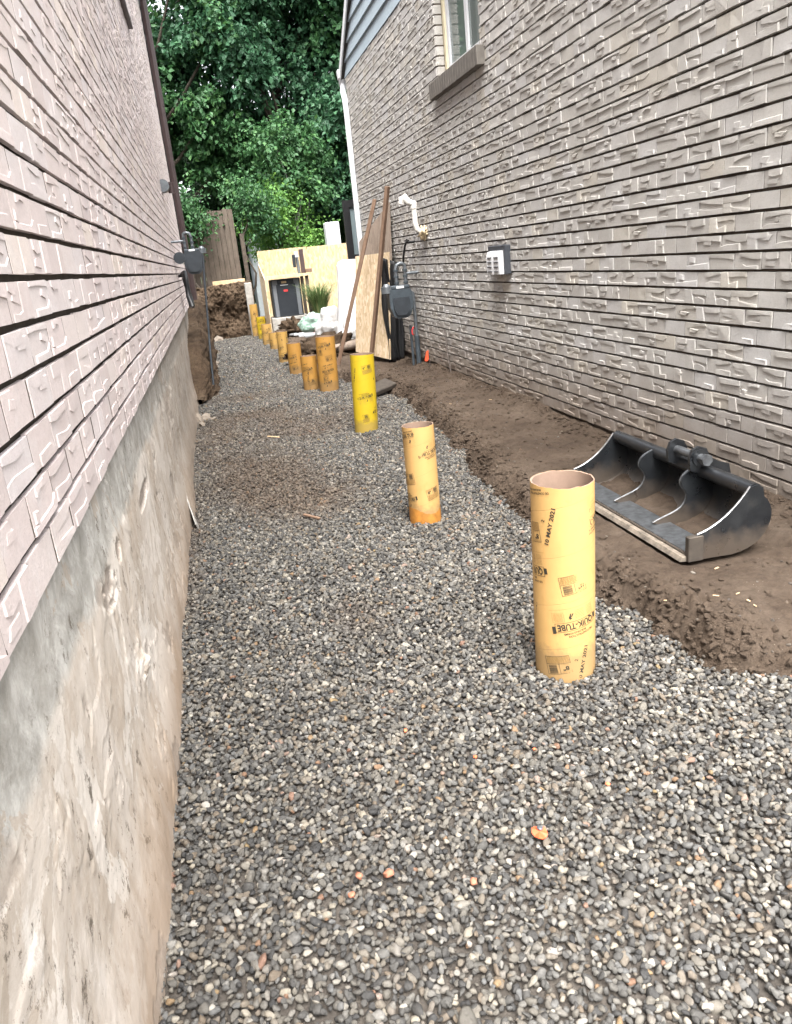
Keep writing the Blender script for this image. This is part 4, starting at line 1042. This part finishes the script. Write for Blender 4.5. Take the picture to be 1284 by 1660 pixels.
# ================================================================== LEANING BOARDS
def sheet(name, pts, th, mat, label, cat, group=None):
    """quad board through 4 world points, with thickness"""
    P = [Vector(p) for p in pts]; c = sum(P, Vector()) / 4; n = (P[1] - P[0]).cross(P[3] - P[0]).normalized()
    b_ = MB(); b_.add([p - c for p in P] + [p - c + n * th for p in P], [(0, 1, 2, 3), (7, 6, 5, 4), (0, 4, 5, 1), (1, 5, 6, 2), (2, 6, 7, 3), (3, 7, 4, 0)])
    o_ = b_.build(name, mat); o_.location = c; return tag(o_, label, cat, group)
sheet('strand_board', [(2.35, 11.0, .10), (1.99, 11.72, .19), (2.15, 11.78, 1.54), (2.49, 11.04, 1.55)], .012, 'osb', 'upright strand board panel leaning by the gas meter behind two poles', 'board')
sheet('plywood_board', [(2.46, 11.15, .12), (2.14, 12.0, .12), (2.29, 12.1, 1.74), (2.60, 11.22, 2.20)], .012, 'weathered_wood', 'weathered grey-brown plywood rising behind the strand board panel', 'board')
def pole(a, b_, w_, d_, label):
    a, b_ = Vector(a), Vector(b_); dr = b_ - a; L = dr.length
    o_ = MB().box((-w_ / 2, -d_ / 2, 0), (w_ / 2, d_ / 2, L), .003).build('wood_pole', 'lumber'); o_.location = a
    o_.rotation_mode = 'QUATERNION'; o_.rotation_quaternion = dr.to_track_quat('Z', 'Y')
    return tag(o_, label, 'pole', 'wooden poles leaning on the wall')
pole((1.65, 11.45, .03), (2.40, 11.2, 2.25), .045, .05, 'long brown pole whose foot stands on the soil clear of the strand board')
pole((2.10, 11.2, .06), (2.48, 10.72, 2.36), .055, .05, 'long brown pole leaning across the middle of the strand board, tallest')
o = MB(); 
xs = np.linspace(0, 1, 20); zs = np.linspace(0, 1, 26); U, W = np.meshgrid(xs, zs, indexing='ij')
tx = 2.33 + .26 * U + .02 * np.sin(W * 9 + U * 5); ty = 11.0 + .10 * U + .03 * np.sin(U * 17 + W * 3); tz = .06 + 1.46 * W * (1 - .08 * U)
m = np_mesh('shade_sheet', np.stack([tx, ty, tz], -1).reshape(-1, 3), grid_faces(20, 26), 'shade_black'); o = np_obj('shade_sheet', m)  # black sheet standing in for the deep shade behind the board
sm = o.modifiers.new('thick', 'SOLIDIFY'); sm.thickness = .004
tag(o, 'black sheet standing in for the shade in the gap between strand board and brick wall', 'shade_sheet')
# marker flag, rod
FL = empty('marker_flag', (2.52, 9.45, .15)); tag(FL, 'small orange marker flag on a wire stake by the foot of the brick wall', 'flag')
MB().tube([(2.52, 9.45, .05), (2.515, 9.46, .24), (2.51, 9.47, .36)], .004, 6).build('stake', 'wire', FL, 60)
b = MB(); b.add([(2.51, 9.465, .355), (2.508, 9.47, .24), (2.475, 9.47, .215), (2.452, 9.47, .235), (2.462, 9.46, .28), (2.488, 9.475, .34)], [(0, 1, 2, 3, 4, 5)])
b.build('pennant', 'orange_plastic', FL).modifiers.new('thick', 'SOLIDIFY').thickness = .002
o = MB().tube([(2.56, 8.70, .10), (2.58, 8.86, .36), (2.60, 8.98, .62)], .006, 6).build('iron_rod', 'wire', None, 60); tag(o, 'thin dark iron rod leaning against the foot of the brick wall', 'rod')

# ================================================================== SMALL GROUND THINGS
def chunk(name, mat, x, y, z, sc, label, cat, group, seed, n=2):
    v, f = blob(np.random.default_rng(seed), n); v = v * np.array(sc); 
    a_ = seed * 1.7; ca, sa = math.cos(a_), math.sin(a_); v = np.stack([v[:, 0] * ca - v[:, 1] * sa, v[:, 0] * sa + v[:, 1] * ca, v[:, 2]], -1)
    o_ = np_obj(name, np_mesh(name, v, f, mat, n > 1)); o_.location = (x, y, z + sc[2] * .25); return tag(o_, label, cat, group)
G = lambda x, y: float(gravel_h(np.array(float(x)), np.array(float(y)))); DH = lambda x, y: float(dirt_h(np.array(float(x)), np.array(float(y))))
DK = empty('survey_marker', (.63, 1.63, G(.63, 1.63))); tag(DK, 'orange plastic survey washer with a nail lying on the gravel', 'marker')
r_ = random.Random(4); poly = [(.63 + .024 * math.cos(a * .57) * r_.uniform(.75, 1.1), 1.63 + .028 * math.sin(a * .57) * r_.uniform(.75, 1.1)) for a in range(11)]
zz = G(.63, 1.63) + .018
b = MB(); n_ = len(poly); b.add([(p[0], p[1], zz + .004 * math.sin(i * 1.9)) for i, p in enumerate(poly)] + [(.63, 1.63, zz + .003)], [(i, (i + 1) % n_, n_) for i in range(n_)]); d_ = b.build('washer', 'orange_plastic', DK); d_.modifiers.new('thick', 'SOLIDIFY').thickness = .0015
MB().tube([(.634, 1.638, zz - .01), (.634, 1.638, zz + .008), (.635, 1.638, zz + .010)], [.004, .009, .007], 10).build('nail', 'pipe_galv', DK, 40)
for i, (x, y, sz) in enumerate(((.40, 2.22, .014), (.89, 1.745, .013), (.575, 2.01, .011), (.76, 1.98, .010))):
    chunk('painted_pebble', 'orange_paint', x, y, G(x, y) + .012, (sz * 1.2, sz, sz * .7), 'pebble sprayed with orange paint lying in the gravel', 'pebble', 'orange painted pebbles', 30 + i)
for i, (x, y, sz) in enumerate(((.205, 1.60, .026), (.13, 1.615, .021), (.405, 1.52, .02), (.10, 1.56, .017))):
    chunk('reddish_pebble', 'pebble_red', x, y, G(x, y) + .012, (sz * 1.1, sz, sz * .75), 'rust-red pebble among the grey gravel', 'pebble', 'rust-red pebbles', 50 + i)
for i, (x, y, sx_, sy_, sz) in enumerate(((-.34, 8.72, .15, .16, .17), (-.26, 8.86, .17, .12, .10), (-.29, 8.45, .09, .10, .08), (-.18, 8.75, .10, .07, .05))):
    chunk('broken_stone', 'pale_stone', x, y, G(x, y), (sx_, sy_, sz), 'pale broken stone piled against the parged foundation', 'stone', 'broken stones by the foundation', 70 + i, 1)
for i, (x, y, sx_) in enumerate(((.60, 9.1, .08), (.02, 19.1, .36), (-.12, 16.2, .34), (-.1, 14.0, .2), (.12, 9.55, .07))):
    chunk('loose_stone', 'pale_stone', x, y, G(x, y), (sx_, sx_ * .7, sx_ * .45), ['small white stone alone on the dirt-stained gravel', 'tan rock at the foot of the far earth bank', 'flat tan rock lying beside the left earth bank', 'small brown rock beside the left earth bank', 'pale flint near the end of the parged foundation'][i], 'stone', None, 90 + i, 1)
o = MB().box((-.06, -.008, -.004), (.06, .008, .004), .002).build('wood_sliver', 'fresh_wood'); o.location = (.36, 7.2, G(.36, 7.2) + .018); o.rotation_euler = (0, .1, -.5); tag(o, 'pale wood sliver on the gravel between the foundation and the yellow tube', 'wood chip')
o = MB().box((-.07, -.01, -.006), (.07, .01, .006), .002).build('wood_sliver', 'lumber'); o.location = (.40, 4.72, G(.40, 4.72) + .02); o.rotation_euler = (0, .05, -.9); tag(o, 'muddy brown stick half sunk in the dirt-stained gravel', 'stick')
sheet('slate_shard', [(XL + .02, 5.35, -.02), (XL + .075, 4.90, -.03), (XL + .06, 4.88, .02), (XL - .005, 5.25, .19)], .008, 'concrete', 'thin pale concrete shard leaning against the parged foundation', 'shard')
o = MB().box((-.17, -.10, -.025), (.17, .10, .035), .01).build('dark_slab', 'dark_plate'); o.location = (1.72, 8.75, .09); o.rotation_euler = (.25, -.15, .5); tag(o, 'dark wet lump of board half buried behind the lemon yellow tube', 'slab')
r_ = random.Random(77)
for i in range(8):
    if i < 6: x, y = 1.72 + r_.gauss(.06, .14), 2.50 + r_.gauss(0, .13)
    else: x, y = r_.uniform(1.7, 2.4), r_.uniform(5, 7.5)
    x = max(1.5, min(2.5, x)); 
    o = MB().box((-.5, -.5, -.5), (.5, .5, .5)).build('wood_chip', 'fresh_wood'); o.scale = (r_.uniform(.010, .032), r_.uniform(.003, .007), .003); o.location = (x, y, DH(x, y) + .006); o.rotation_euler = (r_.uniform(-.2, .2), r_.uniform(-.2, .2), r_.uniform(0, 3))
    tag(o, 'splinter of fresh wood scattered on the brown dirt ledge', 'wood chip', 'wood splinters on the dirt ledge')

# ================================================================== FAR END
CP = MB().box((.82, 19.05, -.1), (.98, 19.2, 1.22), .01).build('concrete_post', 'concrete'); tag(CP, 'grey concrete post at the right end of the earth bank', 'post')
# plank fence on the bank, leaning
FE = empty('plank_fence', (.3, 20.6, 1.2)); tag(FE, 'old brown wooden plank fence standing on top of the earth bank', 'fence')
x = -.75
k = 0
while x < .78:
    w_ = .118; hh = 2.93 + rnd.uniform(-.02, .02)
    MB().box((x, 20.55 + rnd.uniform(-.006, .006), 1.12), (x + w_, 20.575, max(1.9, hh)), .002).build('plank', 'fence_wood', FE); x += w_ + .006
MB().box((-.75, 20.578, 1.5), (.84, 20.64, 1.59)).build('fence_rail', 'fence_wood', FE); MB().box((-.75, 20.578, 2.3), (.84, 20.64, 2.39)).build('fence_rail', 'fence_wood', FE)
MB().box((.95, 20.6, .9), (1.05, 20.7, 2.35), .005).build('fence_post', 'bark', FE)
o = MB().box((.12, 20.25, 1.20), (.90, 20.37, 1.31), .006).build('lumber_beam', 'fresh_wood'); tag(o, 'pale lumber beam lying on the earth bank under the plank fence', 'beam')
# hoarding
HO = empty('hoarding', (2.4, 20.2, 0)); tag(HO, 'pale strand board hoarding across the back yard behind the cooling unit', 'hoarding')
for i, (xa, xb_) in enumerate(((1.285, 2.49), (2.50, 3.70))):
    c = Vector(((xa + xb_) / 2, 20.2, .9)); o = MB().box((-(xb_ - xa) / 2, -.006, -.9), ((xb_ - xa) / 2, .006, 1.0 if i == 0 else .99)).build('panel', 'osb_fresh', HO, off=False); o.location = c - HO.location
MB().box((1.32, 20.21, .0), (1.41, 20.30, 1.85)).build('stud', 'fresh_wood', HO); MB().box((2.45, 20.21, .0), (2.54, 20.30, 1.85)).build('stud', 'fresh_wood', HO); MB().box((3.58, 20.21, 0), (3.67, 20.30, 1.85)).build('stud', 'fresh_wood', HO)
# shelter box around the cooling unit
SB = empty('unit_shelter', (1.7, 18.3, 0)); tag(SB, 'strand board shelter with shelf top around the dark cooling unit', 'shelter')
b = MB().prism([(17.55, .02), (19.1, .02), (19.1, 1.58), (18.9, 1.6), (17.55, 1.27)], 'x', 1.19, 1.205)
o = b.build('side_panel', 'osb', SB)
o = MB().box((1.19, 17.72, 1.292), (2.16, 18.75, 1.312)).build('top_panel', 'osb_fresh', SB)
MB().box((1.206, 17.70, 1.262), (2.16, 17.735, 1.318)).build('front_lip', 'fresh_wood', SB)
MB().box((2.09, 17.76, .05), (2.155, 17.83, 1.26)).build('shelter_post', 'fence_wood', SB)
MB().box((2.08, 18.66, .05), (2.15, 18.73, 1.29)).build('shelter_post', 'fence_wood', SB)
# cooling unit
AC = empty('cooling_unit', (1.65, 18.0, .42)); tag(AC, 'dark grey outdoor cooling unit with pale grey side strips and red badge', 'cooling unit')
ux0, ux1, uy, uz0, uz1 = 1.33, 1.97, 17.85, .44, 1.235
MB().box((ux0, uy, uz0), (ux1, uy + .6, uz1), .012).build('cabinet', 'unit_grey', AC)
pn = MB().box((ux0 + .11, uy - .012, uz0 + .015), (ux1 - .11, uy - .0005, uz1 - .11), .003).build('front_panel', 'unit_dark', AC)
MB().box((ux0 + .14, uy - .012, uz1 - .107), (ux1 - .14, uy - .0005, uz1 - .01), .003).build('control_panel', 'unit_dark', AC)
MB().box((ux0 + .26, uy - .016, uz0 + .53), (ux0 + .35, uy - .0125, uz0 + .575)).build('badge', 'label_red', pn)
MB().box((ux0 + .20, uy - .016, uz0 + .665), (ux0 + .37, uy - .0125, uz0 + .68)).build('nameplate', 'white_plastic', pn)
MB().box((ux0 + .23, uy - .016, uz1 - .085), (ux0 + .34, uy - .0125, uz1 - .04)).build('sticker', 'fresh_wood', pn)
MB().box((ux0 + .0, uy - .008, uz0 + .01), (ux0 + .03, uy - .0005, uz1 - .01)).build('corner_strip', 'unit_dark', AC); MB().box((ux1 - .03, uy - .008, uz0 + .01), (ux1, uy - .0005, uz1 - .01)).build('corner_strip', 'unit_dark', AC)
UB = MB().box((1.24, 17.74, .05), (2.06, 18.55, .435), .01).build('unit_plinth', 'concrete'); tag(UB, 'low concrete plinth under the dark cooling unit', 'plinth')
# lamp post thing on the shelf
LP = empty('pipe_stand', (2.05, 18.2, 1.312)); tag(LP, 'dark post with a shiny metal pipe head standing on the shelter top', 'pipe')
MB().box((2.07, 18.16, 1.313), (2.16, 18.25, 1.82), .004).build('post', 'brown_metal', LP)
MB().tube([(2.02, 18.2, 1.313), (2.01, 18.2, 1.60), (2.005, 18.2, 1.68)], .035, 10).build('pipe', 'pipe_galv', LP, 50)
MB().tube([(2.0, 18.2, 1.66), (2.0, 18.2, 1.78)], [.055, .045], 12).build('cap', 'aluminium', LP, 40)
MB().box((1.90, 18.12, 1.45), (1.965, 18.2, 1.72), .008).build('box', 'unit_dark', LP)
MB().box((2.16, 18.1, 1.32), (2.3, 18.2, 1.40), .01).build('bracket', 'lumber', LP)
# black framed glass door standing at the house corner
DF = empty('framed_door', (2.85, 15.0, .06)); tag(DF, 'black framed glass door panel standing upright beyond the house corner', 'door')
b = MB(); b.box((2.60, 14.96, .05), (2.72, 15.04, 2.52)); b.box((3.25, 14.96, .05), (3.37, 15.04, 2.52)); b.box((2.72, 14.96, 2.40), (3.25, 15.04, 2.52)); b.box((2.72, 14.96, .05), (3.25, 15.04, .2)); b.box((2.72, 14.96, 1.50), (3.25, 15.04, 1.58)); b.build('frame', 'black_rubber', DF)
MB().box((2.72, 14.99, .2), (3.25, 15.01, 1.5)).build('pane', 'door_glass', DF); MB().box((2.72, 14.99, 1.58), (3.25, 15.01, 2.4)).build('pane', 'door_glass', DF)
# white foam slab
o = MB().prism([(2.02, .12), (2.55, .12), (2.56, 1.50), (2.30, 1.51), (2.22, 1.49), (2.17, 1.42), (2.16, 1.2), (2.10, .6)], 'y', 13.62, 13.78).build('foam_slab', 'styrofoam'); tag(o, 'bright white insulation slab standing upright behind the strand board', 'slab')
o = MB().box((3.08, 20.5, .0), (3.42, 20.9, 2.42), .02).build('white_cabinet', 'white_paint'); tag(o, 'plain white cabinet rising above the strand board hoarding', 'cabinet')
# plastic bags
def bag(x, y, z, sc, mat, label, seed):
    bm = bmesh.new(); bmesh.ops.create_icosphere(bm, subdivisions=5, radius=.5)
    for v in bm.verts:
        p = v.co; d_ = 1 + .35 * mnoise.noise(p * 3.5 + Vector((seed, 0, 0))) + .16 * abs(mnoise.noise(p * 8 + Vector((0, seed, 0)))) + .06 * mnoise.noise(p * 21)
        tz_ = max(0, p.z); q = p * d_; k_ = 1 - .9 * tz_ ** 1.4
        v.co = Vector((q.x * sc[0] * k_, q.y * sc[1] * k_, max(-.36, q.z) * sc[2]))
    m_ = bpy.data.meshes.new('plastic_bag'); bm.to_mesh(m_); bm.free(); m_.shade_smooth(); m_.materials.append(MAT[mat])
    o_ = bpy.data.objects.new('plastic_bag', m_); COL.objects.link(o_); o_.location = (x, y, z + .36 * sc[2]); return tag(o_, label, 'bag', 'plastic bags by the house corner')
bag(2.12, 14.8, .10, (.55, .5, .72), 'bag_clear', 'crumpled clear plastic bag with a twisted top beside the white slab', 2.2)
bag(1.86, 15.4, .25, (.5, .4, .40), 'bag_green', 'crumpled green-tinted plastic bag behind the clear bag', 7.1)
bag(2.28, 13.3, .06, (.52, .5, .6), 'bag_clear', 'crumpled clear plastic bag wedged against the foot of the white slab', 4.4)
# aluminium rails
for i in range(4):
    o = MB().box((-.30 - .02 * i, -.03, -.02), (.32, .03, .02), .003).build('metal_rail', 'aluminium'); o.location = (1.78 + .09 * i, 16.9 - .32 * i, .13 + .012 * (i % 2)); o.rotation_euler = (0, 0, .10 + .03 * i)
    tag(o, 'pale metal rail lying on the soil before the plastic bags', 'rail', 'metal rails on the soil')
o = MB().tube([(1.95, 16.3, .16), (2.1, 16.5, .35)], .012, 8).build('orange_clamp', 'orange_plastic', None, 40); tag(o, 'small orange clamp resting on the metal rails', 'clamp')
chunk('soil_heap', 'bank_dirt', 1.75, 12.9, .0, (.9, 1.6, .5), 'brown soil heap between the amber tubes and the plastic bags', 'soil heap', None, 201, 4)
chunk('soil_heap', 'bank_dirt', 1.75, 17.2, .0, (1.0, .9, .55), 'dark soil heap in front of the cooling unit plinth', 'soil heap', None, 203, 4)
o = MB().tube([(1.75, 12.4, .2), (2.15, 12.5, .22), (2.3, 12.6, .2)], [.06, .075, .05], 10).build('log', 'weathered_wood', None, 50); tag(o, 'short pale log lying behind the brown pole foot', 'log')
# ornamental grass clump
GV, GF, GT, k = [], [], [], 0
for i in range(620):
    a = nrg.uniform(0, 6.28); r0 = .12 * nrg.random() ** .5; bx, by = 2.26 + r0 * math.cos(a), 17.35 + r0 * math.sin(a)
    L = nrg.uniform(.75, 1.3); sp = nrg.uniform(.05, .45) * L; w_ = nrg.uniform(.006, .011); pd = np.array([-math.sin(a), math.cos(a), 0]) * w_
    for j in range(5):
        t = j / 4; p = np.array([bx + math.cos(a) * sp * t ** 1.7, by + math.sin(a) * sp * t ** 1.7, .25 + L * (t - .32 * t ** 3)]); GV += [p - pd * (1 - .85 * t), p + pd * (1 - .85 * t)]
    for j in range(4): GF.append((k + 2 * j, k + 2 * j + 1, k + 2 * j + 3, k + 2 * j + 2)); GT.append(nrg.random())
    k += 10
o = np_obj('ornamental_grass', np_mesh('ornamental_grass', GV, GF, 'grass_blade', True, {'tone': ('FACE', GT)})); tag(o, 'clump of tall green ornamental grass beside the cooling unit', 'plant')
# shed far behind
SH = empty('garden_shed', (1.9, 26, 0)); tag(SH, 'pale grey garden shed glimpsed between the fence and the hoarding', 'shed')
MB().box((1.45, 25.5, .0), (2.3, 27.2, 2.25)).build('wall', 'shed_paint', SH); MB().prism([(1.38, 2.26), (2.4, 2.26), (2.4, 2.34), (1.88, 2.62), (1.38, 2.34)], 'y', 25.4, 27.3).build('roof', 'shed_paint', SH)

# ================================================================== TREES
def tree(name, x, y, z0, h, trunk_r, clumps, nleaf, lsize, mat, label, seed, bark='bark', group='trees beyond the alley'):
    r = np.random.default_rng(seed); root = empty(name, (x, y, z0)); tag(root, label, 'tree', group)
    b = MB(); pts = [(x + .12 * math.sin(i * 1.3 + seed), y + .1 * math.cos(i * 1.7 + seed), z0 - .2 + h * .8 * i / 8) for i in range(9)]
    b.tube(pts, [trunk_r * (1 - .085 * i) for i in range(9)], 10)
    for (cx, cy, cz, rx_, ry_, rz_) in clumps:
        p0 = Vector(pts[min(7, max(2, int((cz - z0) / h * 7)))]); p1 = Vector((cx, cy, cz)); md_ = p0.lerp(p1, .5) + Vector((0, 0, -.15))
        b.tube([p0, md_, p1], [trunk_r * .38, trunk_r * .24, trunk_r * .1], 6)
    b.build('trunk', bark, root, 60)
    C = np.array(clumps); vol = C[:, 3] * C[:, 4] * C[:, 5]; pick = r.choice(len(C), nleaf // 26, p=vol / vol.sum())
    # twigs: each carries ~26 leaves hanging in a little spray
    d = r.normal(size=(len(pick), 3)); d /= np.linalg.norm(d, axis=1)[:, None]; rad = r.random(len(pick)) ** .45
    tw = C[pick, :3] + d * C[pick, 3:6] * rad[:, None] * (0.85 + .3 * r.random(len(pick)))[:, None]
    tdir = d * .6 + r.normal(0, .5, d.shape); tdir[:, 2] -= .45; tdir /= np.linalg.norm(tdir, axis=1)[:, None]
    n = len(pick) * 26; ti = np.repeat(np.arange(len(pick)), 26); tt = r.random(n)
    P = tw[ti] + tdir[ti] * (tt * .55)[:, None] + r.normal(0, .085, (n, 3))
    ax_ = tdir[ti] * .5 + r.normal(0, .55, (n, 3)); ax_[:, 2] -= .35; ax_ /= np.linalg.norm(ax_, axis=1)[:, None]
    nn = r.normal(0, .6, (n, 3)) + np.array([0, -.25, .9]); sd = np.cross(ax_, nn); sd /= np.linalg.norm(sd, axis=1)[:, None] + 1e-9
    up_ = np.cross(sd, ax_)
    L = lsize * (.6 + .7 * r.random(n))[:, None]; Wd = L * .36
    v0 = P; v1 = P + ax_ * L * .45 + sd * Wd + up_ * L * .08; v2 = P + ax_ * L - up_ * L * .06; v3 = P + ax_ * L * .45 - sd * Wd + up_ * L * .08
    V = np.stack([v0, v1, v2, v3], 1).reshape(-1, 3) - np.array([x, y, z0]); F = np.arange(n * 4).reshape(-1, 4)
    tone = np.clip(.45 * r.random(len(pick))[ti] + .55 * r.random(n), 0, 1)
    o_ = np_obj('crown', np_mesh('crown', V, F, mat, False, {'tone': ('FACE', tone)}), root)
    return root
def clumps(seed, n, box, rr):
    r = random.Random(seed); x0, x1, y0, y1, z0, z1 = box
    return [(r.uniform(x0, x1), r.uniform(y0, y1), r.uniform(z0, z1), r.uniform(*rr), r.uniform(*rr), r.uniform(*rr) * .7) for _ in range(n)]
tree('broadleaf_tree', 2.9, 25.0, .5, 9.5, .22, clumps(3, 34, (.9, 5.6, 23.2, 26.5, 3.3, 9.6), (.55, 1.05)) + [(.6, 25, 6.2, 1.0, .8, .8), (1.3, 25.6, 5.3, .9, .8, .7), (.2, 25, 7.4, .8, .8, .7)], 70000, .15, 'leaf_blue', 'large broadleaf tree with drooping bluish green sprays behind the hoarding', 3)
tree('broadleaf_tree', -1.2, 24.5, 1.0, 10, .20, clumps(8, 30, (-3.4, 1.4, 23.0, 26.0, 3.2, 10.0), (.55, 1.0)), 52000, .15, 'leaf_mid', 'large fresh green broadleaf tree rising behind the plank fence', 8)
tree('broadleaf_tree', 7.2, 24.5, .4, 9, .2, clumps(12, 22, (4.6, 9.5, 22.5, 27, 2.6, 9.0), (.7, 1.2)), 36000, .16, 'leaf_mid', 'broadleaf tree beyond the corner of the grey brick house', 12)
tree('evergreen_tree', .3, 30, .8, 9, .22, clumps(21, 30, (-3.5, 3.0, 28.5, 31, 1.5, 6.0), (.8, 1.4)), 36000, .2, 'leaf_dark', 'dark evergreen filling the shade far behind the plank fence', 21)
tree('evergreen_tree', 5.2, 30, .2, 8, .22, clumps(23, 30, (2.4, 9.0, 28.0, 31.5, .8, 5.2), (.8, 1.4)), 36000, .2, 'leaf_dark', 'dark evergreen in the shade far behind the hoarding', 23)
tree('shrub', 2.2, 22.4, .4, 3.2, .05, clumps(31, 11, (1.5, 3.1, 21.8, 23.0, 1.9, 3.5), (.25, .45)), 9000, .10, 'leaf_fresh', 'yellow-green shrub just above the hoarding', 31, group='shrubs beyond the alley')
tree('shrub', -.2, 20.2, 1.1, 2.2, .04, clumps(33, 8, (-.7, .05, 20.1, 20.4, 2.1, 3.3), (.16, .28)), 2600, .09, 'leaf_mid', 'leafy creeper hanging over the left side of the plank fence', 33, group='shrubs beyond the alley')
tree('slim_tree', 2.72, 22.6, .2, 4.2, .10, clumps(35, 8, (2.0, 3.6, 22.2, 23.4, 3.4, 4.8), (.4, .6)), 8000, .12, 'leaf_mid', 'slim tree with pale patchy bark behind the hoarding', 35, 'pale_bark')
tree('sapling', 1.12, 21.0, 1.0, 3.0, .03, clumps(37, 5, (.9, 1.7, 21, 21.5, 2.7, 3.6), (.18, .3)), 2600, .09, 'leaf_mid', 'thin dark sapling at the right end of the plank fence', 37)
